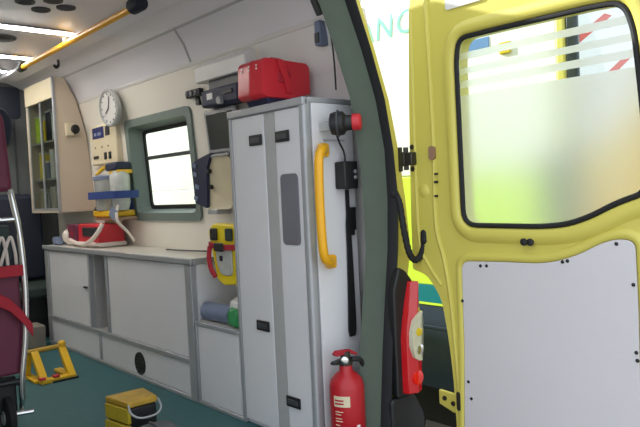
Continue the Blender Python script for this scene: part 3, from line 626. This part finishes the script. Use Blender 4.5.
obj('canister_liner', MB().lathe((1.79, 4.07, 0.93), (0, 0, 1), [(0, 0.045), (0.05, 0.060), (0.22, 0.064), (0.25, 0.035)], 20), 'clearplastic', su, smooth=60)
mb = MB(); loop = [(1.70, 4.37), (1.69, 4.26), (1.70, 4.12), (1.71, 4.01), (1.74, 3.975), (1.86, 3.97)]
mb.loft([[(x, y, 1.005), (x, y, 1.052), (x + 0.006, y + 0.003, 1.052), (x + 0.006, y + 0.003, 1.005)] for x, y in loop]); obj('strap', mb, 'bluestrap', su, smooth=50)
obj('mount_frame', MB().box(1.87, 1.90, 3.98, 4.10, 0.93, 1.20), 'bluestrap', su, 0.004)
obj('pump_head', MB().box(1.75, 1.86, 4.035, 4.20, 1.180, 1.234), 'navy', su, 0.014); obj('pump_base', MB().box(1.76, 1.86, 4.03, 4.16, 1.160, 1.185), 'yellow_gear', su, 0.005)
obj('lever', MB().tube([(1.78, 4.16, 1.225), (1.77, 4.26, 1.205), (1.76, 4.36, 1.165)], [0.016, 0.014, 0.008], 8), 'yellow_gear', su)
obj('tubing', MB().tube(spline([(1.75, 4.03, 0.96), (1.72, 3.99, 0.92), (1.72, 3.975, 0.86), (1.77, 3.965, 0.80), (1.81, 3.96, 0.74)]), 0.009, 8), 'hose', su)
obj('sachet', MB().prism(rpoly([(3.99, 0.86), (3.98, 0.93), (4.06, 0.96), (4.09, 0.90)], 0.01), 0, 1.712, 1.724), 'bluecloth', su, 0.003)
for c in su.children:
    if not c.name.startswith('mount_frame'): c.location.y -= 0.11
cp = thing('control_unit', 'cream wall control panel with blue display and black sockets below the clock', 'control panel', (1.86, 4.28, 1.235))
obj('plate', MB().box(1.832, 1.885, 4.070, 4.480, 1.238, 1.505), 'cream', cp, 0.010, 3)
obj('display', MB().box(1.827, 1.833, 4.26, 4.44, 1.415, 1.490), 'display', cp, 0.002); obj('display_mark', MB().box(1.8255, 1.8275, 4.30, 4.35, 1.435, 1.455).box(1.8255, 1.8275, 4.37, 4.41, 1.435, 1.455), 'bluecloth', cp)
obj('socket', MB().box(1.824, 1.833, 4.165, 4.225, 1.425, 1.488), 'black', cp, 0.005)
for y, w in ((4.40, 0.036), (4.245, 0.016), (4.175, 0.016)):
    obj('switch', MB().box(1.824, 1.833, y - w, y + w, 1.268 if w < 0.03 else 1.280, 1.315 if w < 0.03 else 1.30), 'black', cp, 0.003)
for y in (4.41, 4.30, 4.20): obj('pilot_light', MB().lathe((1.833, y, 1.355), (-1, 0, 0), [(0, 0.008), (0.005, 0.006)], 10), 'brown', cp)
ck = thing('wall_clock', 'round white wall clock beside the wall cupboard', 'clock', (1.845, 4.15, 1.49))
ca = Vector((-1, -0.06, -0.08)).normalized(); cc = at(113, 108, 0, 1.800)
obj('rim', MB().lathe(cc, ca, [(0, 0.100), (0.004, 0.116), (0.03, 0.118), (0.038, 0.112), (0.038, 0.104), (0.028, 0.100)], 36), 'clearplastic', ck, smooth=40)
obj('face', MB().lathe(cc + ca*0.024, ca, [(0, 0.102), (0.005, 0.102)], 36), 'white', ck)
obj('mount', MB().cyl(cc, cc - ca*0.03, 0.03), 'clearplastic', ck)
cu_ = ca.cross(Vector((0, 0, 1))).normalized(); cw = cu_.cross(ca)
for k in range(12):
    a = k*math.pi/6; d = cu_*math.cos(a) + cw*math.sin(a); obj('hour_mark', MB().tube([cc + ca*0.030 + d*0.082, cc + ca*0.030 + d*0.096], 0.003, 5), 'darkgrey', ck)
for a, l, r in ((1.9, 0.075, 0.003), (-0.6, 0.052, 0.004)): obj('hand', MB().tube([cc + ca*0.032, cc + ca*0.032 + (cu_*math.cos(a) + cw*math.sin(a))*l], r, 5), 'darkgrey', ck)

wc = thing('wall_cupboard', 'cream wall cupboard with glazed sliding doors full of supplies', 'cupboard', (1.76, 4.89, 0.92))
CX, CY0, CY1, CZ0, CZ1 = 1.638, 4.61, 5.20, 0.925, 1.86
obj('end_panel', MB().prism([(CX, CZ0), (CX, CZ1), (1.72, CZ1), (1.80, 1.70), (1.855, 1.46), (1.897, CZ0)], 1, CY0, CY0 + 0.018), 'cabcream', wc, 0.003)
obj('end_panel', MB().prism([(CX, CZ0), (CX, CZ1), (1.72, CZ1), (1.80, 1.70), (1.855, 1.46), (1.897, CZ0)], 1, CY1 - 0.018, CY1), 'cabcream', wc, 0.003)
obj('back_panel', MB().addg([(1.888, CY0+.018, CZ0), (1.888, CY1-.018, CZ0), (1.80, CY1-.018, 1.68), (1.80, CY0+.018, 1.68), (1.896, CY0+.018, CZ0), (1.896, CY1-.018, CZ0), (1.806, CY1-.018, 1.68), (1.806, CY0+.018, 1.68)], [(0,1,2,3),(7,6,5,4),(0,4,5,1),(1,5,6,2),(2,6,7,3),(3,7,4,0)]), 'cabcream', wc)
obj('bottom_panel', MB().box(CX, 1.89, CY0+.018, CY1-.018, CZ0, CZ0 + 0.018), 'cabcream', wc)
obj('fascia', MB().box(CX - 0.004, CX + 0.014, CY0, CY1, 1.72, CZ1), 'cream', wc, 0.003)
shelf_z = (1.16, 1.43)
for z in shelf_z: obj('shelf', MB().box(CX + 0.03, 1.83, CY0+.02, CY1-.02, z, z + 0.012), 'clearplastic', wc)
obj('corner_edging', MB().box(CX - 0.008, CX + 0.012, CY0 - 0.006, CY0 + 0.012, CZ0, CZ1), 'alu', wc, 0.004)
for y0, y1, dx in ((4.62, 4.90, 0.0), (4.88, 5.19, 0.010)):
    g = obj('sliding_door', MB().box(CX + dx, CX + dx + 0.005, y0, y1, CZ0 + 0.02, 1.715), 'cabglass', wc, smooth=0)
    obj('door_edging', MB().box(CX + dx - 0.003, CX + dx + 0.008, y1 - 0.016, y1, CZ0 + 0.02, 1.715), 'alu', g)
    obj('door_edging', MB().box(CX + dx - 0.003, CX + dx + 0.008, y0, y1, CZ0 + 0.016, CZ0 + 0.032), 'alu', g)
lb = thing('cupboard_lock', 'small cream box with black dial on the end of the wall cupboard', 'dispenser', (1.74, 4.60, 1.36))
obj('box', MB().box(1.705, 1.755, 4.572, 4.609, 1.455, 1.545), 'cream', lb, 0.004); obj('dial', MB().lathe((1.762, 4.585, 1.50), (0.2, -1, 0), [(-0.02, 0.032), (0.018, 0.032), (0.024, 0.024)], 18), 'black', lb)
k = 0
for z, items in ((CZ0 + 0.018, (('white', 4.66, .07, .15), ('clearplastic', 4.76, .08, .12), ('hose', 4.87, .08, .17), ('clearplastic', 4.99, .08, .13), ('cream', 5.10, .07, .16))),
                 (1.172, (('white', 4.66, .07, .19), ('hose', 4.755, .07, .15), ('white', 4.85, .07, .21), ('bluecloth', 4.95, .07, .13), ('yellow_bright', 5.06, .10, .20))),
                 (1.442, (('cream', 4.66, .08, .16), ('white', 4.77, .08, .20), ('black', 4.88, .09, .22), ('yellow_bright', 5.0, .09, .17), ('limeband', 5.11, .08, .20)))):
    words = {0.0: ''}
    row = 'bottom shelf' if z < 1 else ('middle shelf' if z < 1.4 else 'top shelf')
    for j, (m, y, w, h) in enumerate(items):
        col = {'white': 'white', 'clearplastic': 'translucent grey', 'hose': 'pale pink', 'cream': 'cream', 'darkgrey': 'dark grey', 'bluecloth': 'grey-blue', 'yellow_bright': 'yellow', 'black': 'black', 'limeband': 'lime'}[m]
        size = 'tall ' if h > 0.185 else ('low ' if h < 0.14 else '')
        place = ('nearest the window', 'second from the window end', 'in the middle', 'fourth from the window end', 'nearest the bulkhead')[j]
        s = thing('supply_pack', f'{size}{col} pack, {row} of glazed cupboard, {place}', 'supply pack', (1.735, y, z), 'supplies in the glazed wall cupboard')
        obj('carton', MB().box(1.685, 1.79, y - w/2, y + w/2, z + 0.0005, z + h - 0.012), m, s, 0.004)
        obj('carton_flap', MB().box(1.683, 1.792, y - w/2 - 0.002, y + w/2 + 0.002, z + h - 0.012, z + h), 'white' if m != 'white' else 'hose', s, 0.002)

# red device with hose on the worktop
DY = 0.06
rd = thing('red_device', 'red and white suction pump with curved pale hose on the worktop', 'pump', (1.75, 4.3, 0.696))
obj('body', MB().prism(rpoly([(1.685, 0.725), (1.69, 0.845), (1.85, 0.845), (1.86, 0.725)], 0.012), 1, 4.045, 4.400), 'red', rd, 0.006)
obj('front_block', MB().box(1.68, 1.86, 4.400, 4.580, 0.725, 0.842), 'maroon', rd, 0.008)
obj('base', MB().box(1.675, 1.868, 4.035, 4.590, 0.6995, 0.728), 'hose', rd, 0.008)
obj('grille', MB().box(1.679, 1.688, 4.060, 4.310, 0.765, 0.825), 'black', rd, 0.004)
for kk in range(4): obj('grille_bar', MB().box(1.676, 1.680, 4.070, 4.300, 0.772 + kk*0.014, 0.777 + kk*0.014), 'darkgrey', rd)
obj('hose', MB().tube(spline([(1.70, 4.02, 0.848), (1.672, 4.025, 0.80), (1.645, 4.08, 0.745), (1.640, 4.20, 0.718), (1.648, 4.36, 0.724), (1.66, 4.48, 0.738)]), 0.014, 10), 'hose', rd)
obj('end_knob', MB().lathe((1.72, 4.57, 0.757), (-0.4, 1, 0), [(0, 0.052), (0.03, 0.058), (0.06, 0.048), (0.07, 0.03)], 20), 'hose', rd, smooth=60)
obj('emblem', MB().box(1.678, 1.681, 4.460, 4.520, 0.775, 0.785).box(1.678, 1.681, 4.485, 4.495, 0.75, 0.81), 'redstrap', rd)
for c in rd.children: c.location.y += 0.035
vx = tag(obj('vial_box', MB().box(1.80, 1.85, 4.08, 4.26, 0.8455, 0.864), 'cream', bevel=0.003), 'small cream carton on top of the red pump', 'carton')
tag(obj('bundle', MB().tube([(1.66, 4.71, 0.725), (1.68, 4.84, 0.725)], 0.028, 12).tube([(1.73, 4.71, 0.725), (1.75, 4.85, 0.725)], 0.026, 12).tube([(1.80, 4.71, 0.723), (1.80, 4.85, 0.723)], 0.026, 12).box(1.64, 1.83, 4.76, 4.79, 0.696, 0.752), 'bluecloth', bevel=0.004), 'bundle of grey-blue rolls on the far end of the worktop', 'bundle')

# ------------------------------------------------------------------ attendant seat by the bulkhead
se = thing('attendant_seat', 'dark attendant seat with green cushion against the bulkhead', 'seat', (1.45, 5.2, 0))
obj('backrest', MB().prism(rpoly([(5.27, 0.42), (5.30, 1.06), (5.385, 1.08), (5.385, 0.40)], 0.03), 0, 1.28, 1.74), 'darknavy', se, 0.02, 3)
obj('cushion', MB().box(1.26, 1.76, 4.96, 5.30, 0.30, 0.40), 'greenseat', se, 0.03, 3)
obj('pedestal', MB().box(1.34, 1.70, 5.04, 5.34, 0.0, 0.30), 'black', se, 0.01)
obj('hinge_arm', MB().box(1.745, 1.765, 5.10, 5.36, 0.36, 0.52), 'black', se, 0.005)
hb = tag(obj('headrest', crumple((1.43, 5.30, 1.60), (0.13, 0.07, 0.10), 0, 3, 0.03), 'darknavy', smooth=60), 'dark navy padded headrest high on the bulkhead', 'headrest')
bxg = tag(obj('floor_box', MB().box(1.38, 1.53, 4.72, 4.90, 0.0, 0.15), 'boxgrey', bevel=0.008), 'small grey box on the floor behind the yellow stand', 'box')

# ------------------------------------------------------------------ yellow floor stand
ys = thing('yellow_stand', 'yellow tubular floor stand with slanted legs on the teal floor', 'stand', (1.26, 3.86, 0))
obj('base_plate', MB().box(1.172, 1.365, 3.735, 3.785, 0.0, 0.024).box(1.150, 1.195, 3.785, 3.98, 0.0, 0.018).box(1.32, 1.365, 3.785, 3.98, 0.0, 0.018), 'yellow_gear', ys, 0.004)
for x in (1.190, 1.345):
    obj('leg', MB().loft([[(x - 0.020, y - w, z), (x + 0.020, y - w, z), (x + 0.020, y + w, z), (x - 0.020, y + w, z)] for y, w, z in ((3.765, 0.030, 0.016), (3.90, 0.018, 0.160))]), 'yellow_gear', ys, 0.003)
obj('leg', MB().loft([[(1.149, y - w, z), (1.181, y - w, z), (1.181, y + w, z), (1.149, y + w, z)] for y, w, z in ((3.97, 0.018, 0.016), (3.905, 0.012, 0.160))]), 'yellow_gear', ys, 0.003)
obj('top_bar', MB().tube([(1.14, 3.90, 0.158), (1.345, 3.90, 0.162)], 0.014, 12), 'yellow_dirty', ys); obj('end_knob', MB().lathe((1.348, 3.90, 0.130), (0, 0, 1), [(0, 0.020), (0.05, 0.022), (0.06, 0.014)], 14), 'yellow_gear', ys)
for x, y in ((1.255, 3.752), (1.18, 3.752)): obj('red_plug', MB().box(x - 0.016, x + 0.016, y - 0.018, y + 0.018, 0.024, 0.038), 'red', ys, 0.003)
obj('rubber_strip', MB().box(1.23, 1.37, 3.722, 3.735, 0.0, 0.010), 'black', ys)

# ------------------------------------------------------------------ yellow box on the floor, nearest the camera
yb = thing('yellow_case', 'worn yellow case with wire handle and black front on the floor', 'case', (1.18, 2.62, 0))
ZT = 0.175
Q = [at(104.8, 396, 2, ZT), at(143.4, 387.2, 2, ZT), at(157.5, 395.3, 2, ZT), at(128, 403, 2, ZT)]
q4 = [Vector((p.x, p.y)) for p in Q]; cen = sum(q4, Vector((0, 0))) / 4
def shrink(s): return [tuple(cen + (p - cen)*s) for p in q4]
obj('body', MB().prism(shrink(0.93), 2, 0.0, ZT - 0.03), 'black', yb, 0.005)
obj('lid', MB().prism(shrink(1.0), 2, ZT - 0.026, ZT), 'yellow_dirty', yb, 0.006)
# yellow end wall and bands on the end that faces the stretcher
a, b = q4[0], q4[3]
def endband(z0, z1, d0, d1):
    n = Vector((-(b - a).y, (b - a).x)).normalized()
    if n.dot(a - cen) < 0: n = -n
    P = [a + n*d0, b + n*d0, b + n*d1, a + n*d1]; return MB().prism([tuple(p) for p in P], 2, z0, z1)
obj('end_plate', endband(0.085, ZT - 0.028, -0.012, 0.004), 'yellow_shaded', yb, 0.004); obj('end_plate', endband(0.0, 0.078, -0.012, 0.008), 'yellow_shaded', yb, 0.004)
c_, d_ = q4[3], q4[2]; nn = Vector(((d_ - c_).y, -(d_ - c_).x)).normalized()
if nn.dot(c_ - cen) < 0: nn = -nn
P0, P1_ = Vector((c_.x, c_.y, ZT - 0.01)), Vector((d_.x, d_.y, ZT - 0.01)); off = Vector((nn.x, nn.y, 0))*0.045
obj('wire_handle', MB().tube(spline([P0, P0 + off*0.6 - Vector((0, 0, 0.03)), P0*0.75 + P1_*0.25 + off - Vector((0, 0, 0.05)), P0*0.25 + P1_*0.75 + off - Vector((0, 0, 0.05)), P1_ + off*0.6 - Vector((0, 0, 0.03)), P1_]), 0.0045, 8), 'alu', yb)
gb_c = at(154, 439, 2, 0.05)
gb = thing('grey_bag', 'crumpled grey cloth bag on the floor in front of the yellow case', 'bag', (gb_c.x, gb_c.y, 0))
obj('sack', crumple((gb_c.x, gb_c.y, 0.055), (0.10, 0.06, 0.052), 0, 7, 0.06), 'greyfabric', gb, smooth=60)
obj('seam', MB().tube(spline([(gb_c.x - 0.005, gb_c.y - 0.07, 0.045), (gb_c.x - 0.003, gb_c.y - 0.062, 0.085), (gb_c.x, gb_c.y - 0.02, 0.109), (gb_c.x, gb_c.y + 0.03, 0.108)]), 0.006, 6), 'darkgrey', gb)

# ------------------------------------------------------------------ transport chair at the left edge
ch = thing('transport_chair', 'maroon padded transport chair with chrome frame and red straps at the left edge', 'chair', (0.62, 3.15, 0))
for s in (1, -1):
    X = lambda x: x if s > 0 else 1.24 - x
    obj('upright', MB().tube(spline([(X(0.862), 3.01, 1.06), (X(0.868), 2.995, 1.00), (X(0.885), 2.99, 0.86), (X(0.893), 2.99, 0.62), (X(0.880), 2.99, 0.42), (X(0.858), 2.99, 0.25), (X(0.855), 2.99, 0.16)]), 0.013, 12), 'chrome', ch)
    wh = obj('wheel', MB().lathe((X(0.80) - 0.018, 3.02, 0.088), (1, 0, 0), [(0, 0.07), (0.006, 0.086), (0.030, 0.086), (0.036, 0.07)], 28), 'tyre', ch)
    obj('hub', MB().lathe((X(0.80) - 0.022, 3.02, 0.088), (1, 0, 0), [(0, 0.03), (0.044, 0.03)], 16), 'alu', wh)
    obj('fork', MB().tube([(X(0.855), 2.99, 0.17), (X(0.848), 3.00, 0.09)], 0.010, 10), 'chrome', ch)
    obj('foot_pedal', MB().tube([(X(0.82), 2.985, 0.105), (X(0.89), 2.965, 0.105)], 0.011, 10), 'chrome', ch)
    w2 = obj('wheel', MB().lathe((X(0.80) - 0.018, 3.48, 0.088), (1, 0, 0), [(0, 0.07), (0.006, 0.086), (0.030, 0.086), (0.036, 0.07)], 28), 'tyre', ch)
    obj('side_rail', MB().tube([(X(0.855), 2.99, 0.22), (X(0.855), 3.50, 0.22), (X(0.80), 3.50, 0.12)], 0.012, 10), 'chrome', ch)
obj('backrest', MB().prism(rpoly([(0.36, 1.055), (0.880, 1.055), (0.862, 1.38), (0.80, 1.46), (0.44, 1.46), (0.395, 1.40)], 0.03), 1, 3.02, 3.085), 'maroon', ch, 0.018, 3)
obj('headrest_pad', crumple((0.79, 3.10, 1.33), (0.12, 0.04, 0.10), 0, 6, 0.04), 'darknavy', ch, smooth=60)
obj('cross_bar', MB().tube([(0.36, 2.995, 0.925), (0.875, 2.995, 0.935)], 0.011, 10), 'chrome', ch)
obj('cross_bar', MB().tube([(0.36, 3.0, 0.24), (0.86, 2.995, 0.24)], 0.012, 10), 'black', ch)
obj('back_pocket', MB().box(0.40, 0.855, 3.02, 3.06, 0.755, 0.91), 'greenseat', ch, 0.01)
for x in (0.80, 0.835): obj('harness', MB().tube(spline([(x - 0.03, 3.01, 0.74), (x - 0.005, 3.0, 0.82), (x + 0.015, 3.0, 0.86), (x + 0.03, 3.005, 0.80), (x + 0.035, 3.01, 0.74)]), 0.007, 8), 'hose', ch)
obj('seat_panel', MB().prism(rpoly([(0.37, 0.265), (0.862, 0.265), (0.882, 0.40), (0.878, 0.70), (0.362, 0.70), (0.358, 0.40)], 0.02), 1, 3.01, 3.05), 'maroon', ch, 0.012, 3)
obj('seat', MB().box(0.38, 0.86, 3.05, 3.50, 0.40, 0.47), 'maroon', ch, 0.02, 3)
obj('red_strap', MB().box(0.355, 0.885, 2.968, 2.976, 0.692, 0.740), 'redstrap', ch, 0.003)
mb = MB().loft([[(x, 2.962, z - 0.028), (x, 2.962, z + 0.028), (x, 2.970, z + 0.028), (x, 2.970, z - 0.028)] for x, z in ((0.42, 0.66), (0.60, 0.65), (0.74, 0.625), (0.82, 0.575), (0.87, 0.515), (0.908, 0.45))])
obj('red_strap', mb, 'redstrap', ch, 0.003); obj('shield', MB().box(0.38, 0.845, 3.03, 3.06, 0.10, 0.255), 'black', ch, 0.006)

# ------------------------------------------------------------------ ceiling fittings
for y, lab in ((3.720, 'long white ceiling strip light nearest the open doors'), (4.475, 'long white ceiling strip light in the middle of three'), (4.985, 'long white ceiling strip light nearest the bulkhead')):
    s = thing('strip_light', lab, 'ceiling light', (1.10, y, 1.93), 'ceiling strip lights')
    obj('housing', MB().box(0.60, 1.455, y - 0.044, y + 0.044, 1.9385, 1.9425), 'ceil', s, 0.004); obj('diffuser', MB().box(0.61, 1.450, y - 0.026, y + 0.026, 1.9345, 1.939), 'strip', s, 0.004)
gr = thing('grab_rail', 'long yellow ceiling grab rail with black end brackets', 'rail', (1.41, 3.67, 1.86))
obj('rail', MB().tube([(1.408, 2.87, 1.88), (1.408, 4.48, 1.88)], 0.0165, 14), 'handle_y', gr)
obj('end_bracket', MB().lathe((1.408, 2.775, 1.885), (0, 1, 0), [(0, 0.03), (0.01, 0.036), (0.09, 0.036), (0.10, 0.028)], 18).box(1.385, 1.43, 2.79, 2.86, 1.89, 1.915), 'darknavy', gr)
obj('end_bracket', MB().lathe((1.408, 4.46, 1.882), (0, 1, 0), [(0, 0.026), (0.06, 0.028), (0.075, 0.02)], 16).box(1.39, 1.426, 4.46, 4.53, 1.885, 1.915), 'black', gr)
obj('middle_bracket', MB().box(1.398, 1.418, 3.70, 3.73, 1.89, 1.915), 'greyedge', gr)
for px, py, lab in ((25, 2, 'farthest left of four'), (53, 1, 'top right of four'), (41, 10, 'lower left of four'), (66, 8, 'lower right of four')):
    x, y, _ = at(px, py, 2, 1.945)
    v = thing('ceiling_vent', f'dark round ceiling vent, {lab} grouped above the strip light', 'vent', (x, y, 1.93), 'round ceiling vents')
    obj('bezel', MB().lathe((x, y, 1.9495), (0, 0, -1), [(0, 0.046), (0.008, 0.044), (0.010, 0.038)], 24), 'darkgrey', v); obj('grille', MB().lathe((x, y, 1.943), (0, 0, -1), [(0, 0.036), (0.004, 0.032)], 20), 'darknavy', v)
v = thing('ceiling_speaker', 'wide dark grey round ceiling speaker between two strip lights', 'speaker', (1.14, 4.0, 1.93))
obj('bezel', MB().lathe((1.14, 4.02, 1.9495), (0, 0, -1), [(0, 0.098), (0.008, 0.094), (0.010, 0.08)], 28), 'darkgrey', v); obj('grille', MB().lathe((1.14, 4.02, 1.943), (0, 0, -1), [(0, 0.078), (0.004, 0.06)], 24), 'black', v)
hk = at(58, 60, 0, 1.56); tag(obj('ceiling_hook', MB().tube(spline([(1.56, hk.y, 1.905), (1.56, hk.y, 1.87), (1.545, hk.y, 1.855), (1.53, hk.y, 1.87)]), 0.009, 8), 'black'), 'small black hook on the ceiling edge near the rail', 'hook')
# switch and cable high on the wall near the rear pillar
sw = thing('switch_box', 'small blue-grey switch box high on the wall beside the rear pillar', 'switch', (1.80, 2.05, 1.66))
Pw = at(319, 32, 0, 1.80)
obj('box', MB().box(1.79, 1.832, Pw.y - 0.018, Pw.y + 0.018, Pw.z - 0.055, Pw.z + 0.045), 'bluecloth', sw, 0.004); obj('rocker', MB().box(1.783, 1.791, Pw.y - 0.012, Pw.y + 0.012, Pw.z - 0.045, Pw.z - 0.005), 'darkgrey', sw, 0.002)
cbp = thing('door_cable', 'thin cable with grey clip running down the wall beside the rear lining', 'cable', (1.78, 1.97, 1.35))
obj('cable', MB().tube(spline([at(322, 0, 1, 1.96), at(330, 30, 1, 1.955), at(334, 60, 1, 1.95), at(336, 90, 1, 1.95)]), 0.004, 6), 'darkgrey', cbp)
Pc = at(318, 6, 1, 1.95); obj('clip', MB().obox(Pc, (0.035, 0.03, 0.07), Matrix.Rotation(-0.5, 3, 'Y')), 'darkgrey', cbp, 0.006)

# ------------------------------------------------------------------ the ambulance parked alongside
NX = 2.75
nv = thing('parked_ambulance', 'white ambulance with green lettering and teal stripe parked alongside', 'ambulance', (3.7, 4.2, GZ))
NR = 1.515
def nside(z0, z1, x=NX, y0=NR, y1=7.0, t=0.03): return MB().box(x, x + t, y0, y1, z0, z1)
obj('body', MB().prism(rpoly([(NX + 0.03, -0.2), (NX + 0.03, 1.9), (NX + 0.22, 2.22), (4.50, 2.22), (4.68, 1.9), (4.68, -0.2)], 0.08), 1, NR + 0.03, 7.0), 'bodywhite', nv, 0.02)
obj('upper_side', nside(1.05, 1.93), 'bodywhite', nv, 0.006); obj('front_side', nside(0.462, 1.048, NX, 3.4), 'bodywhite', nv, 0.004)
obj('lime_band', nside(0.462, 1.048, NX - 0.002, NR, 3.4), 'limeband', nv, 0.004)
obj('teal_band', nside(0.366, 0.462, NX - 0.003), 'teal', nv, 0.002)
obj('lime_line', nside(0.352, 0.366, NX - 0.003), 'limeband', nv, 0.002)
obj('lower_side', nside(-0.10, 0.352), 'bodynavy', nv, 0.006)
obj('lower_crease', nside(0.225, 0.240, NX - 0.004), 'bodynavy', nv, 0.002)
obj('sill', MB().box(NX + 0.02, NX + 0.1, NR, 7.0, -0.30, -0.10), 'black', nv, 0.01)
obj('rear_pillar', MB().box(NX - 0.004, NX + 0.05, NR - 0.042, NR + 0.004, -0.10, 1.95), 'yellow', nv, 0.01)
obj('rear_seal', MB().box(NX + 0.0, NX + 0.03, NR - 0.095, NR - 0.043, -0.10, 1.97), 'darkglass', nv, 0.01)
obj('lamp_housing', MB().box(NX - 0.008, NX + 0.03, NR - 0.10, NR + 0.10, 0.20, 1.12), 'darkgrey', nv, 0.012)
for x0, x1 in ((NX + 0.035, 3.705), (3.715, 4.68)):
    rdr = obj('rear_door', MB().box(x0, x1, NR - 0.085, NR + 0.03, -0.2, 2.1), 'bodywhite', nv, 0.01)
    lean = 0.5 if x0 < 3.5 else -0.5; k = 0
    z = -0.2
    while z < 1.9:
        m = ('vanred', 'yellow_bright')[k % 2] if z < 1.0 else ('vanred' if k % 2 == 0 else None); h = (0.11, 0.20)[k % 2] if z < 1.0 else (0.035, 0.24)[k % 2]
        if m:
            Pz = [(x0 + 0.01, z), (x1 - 0.01, z + lean*(x1 - x0)), (x1 - 0.01, z + h + lean*(x1 - x0)), (x0 + 0.01, z + h)]
            if lean < 0: Pz = [(a_, b_ + 0.48) for a_, b_ in Pz]
            Pz = clipz(Pz, -0.15, 1.75)
            if len(Pz) > 2: obj('chevron', MB().prism(Pz, 1, NR - 0.088, NR - 0.0845), m, rdr, smooth=0)
        z += h; k += 1
obj('roof_stripe', MB().box(NX - 0.004, NX + 0.01, 1.86, 2.08, 1.62, 1.70), 'skyblue', nv, 0.002); obj('side_marker', MB().box(NX - 0.012, NX + 0.01, 1.74, 1.80, 1.60, 1.655), 'amber', nv, 0.004)
lt = text_mb('AMBULANCE', 0.18, (0, 0, 0), (0, -1, 0), (0, 0, 1), 0.003, 0.12)
xs = [v.y for v in lt.v]
Nc = at(376, 41, 0, NX)
# the N starts at the photographed place: find its offset in the word
tmp = text_mb('AMBULA', 0.18, (0, 0, 0), (0, -1, 0), (0, 0, 1), 0.003, 0.12); offs = -min(v.y for v in tmp.v) + 0.02
zb = Nc.z
obj('lettering', MB().addg([Vector((NX - 0.002 + v.x, v.y + Nc.y + offs, v.z + zb)) for v in lt.v], lt.f), 'lettergreen', nv, smooth=0)
for y in (2.9, 5.9):
    w = obj('wheel', MB().lathe((NX + 0.06, y, GZ + 0.34), (1, 0, 0), [(0, 0.24), (0.02, 0.33), (0.2, 0.34), (0.22, 0.28)], 32), 'tyre', nv); obj('hub', MB().lathe((NX + 0.05, y, GZ + 0.34), (1, 0, 0), [(0, 0.12), (0.02, 0.20), (0.03, 0.22)], 24), 'alu', w)
# a second vehicle farther off
v2 = thing('parked_van', 'white van with red and orange stripes parked farther away', 'van', (7.2, 2.2, GZ))
VX = 6.4
obj('body', MB().prism(rpoly([(0.2, -0.3), (0.2, 1.7), (0.5, 2.1), (4.2, 2.1), (4.7, 1.25), (5.4, 1.0), (5.5, -0.3)], 0.12), 0, VX, VX + 1.9), 'bodywhite', v2, 0.05)
obj('orange_band', MB().box(VX - 0.006, VX + 0.02, 0.25, 5.3, 0.72, 1.08), 'vanorange', v2); obj('red_band', MB().box(VX - 0.007, VX + 0.02, 0.25, 4.4, 1.20, 1.62), 'vanred', v2); obj('yellow_band', MB().box(VX - 0.006, VX + 0.02, 0.25, 5.4, 0.25, 0.72), 'yellow_bright', v2)
obj('window', MB().prism(rpoly([(3.7, 1.30), (3.7, 1.85), (4.15, 1.85), (4.45, 1.30)], 0.05), 0, VX - 0.01, VX + 0.02), 'darkglass', v2)
for y in (1.1, 4.6): obj('wheel', MB().lathe((VX + 0.03, y, GZ + 0.34), (1, 0, 0), [(-0.05, 0.2), (0.0, 0.33), (0.2, 0.34)], 28), 'tyre', v2)
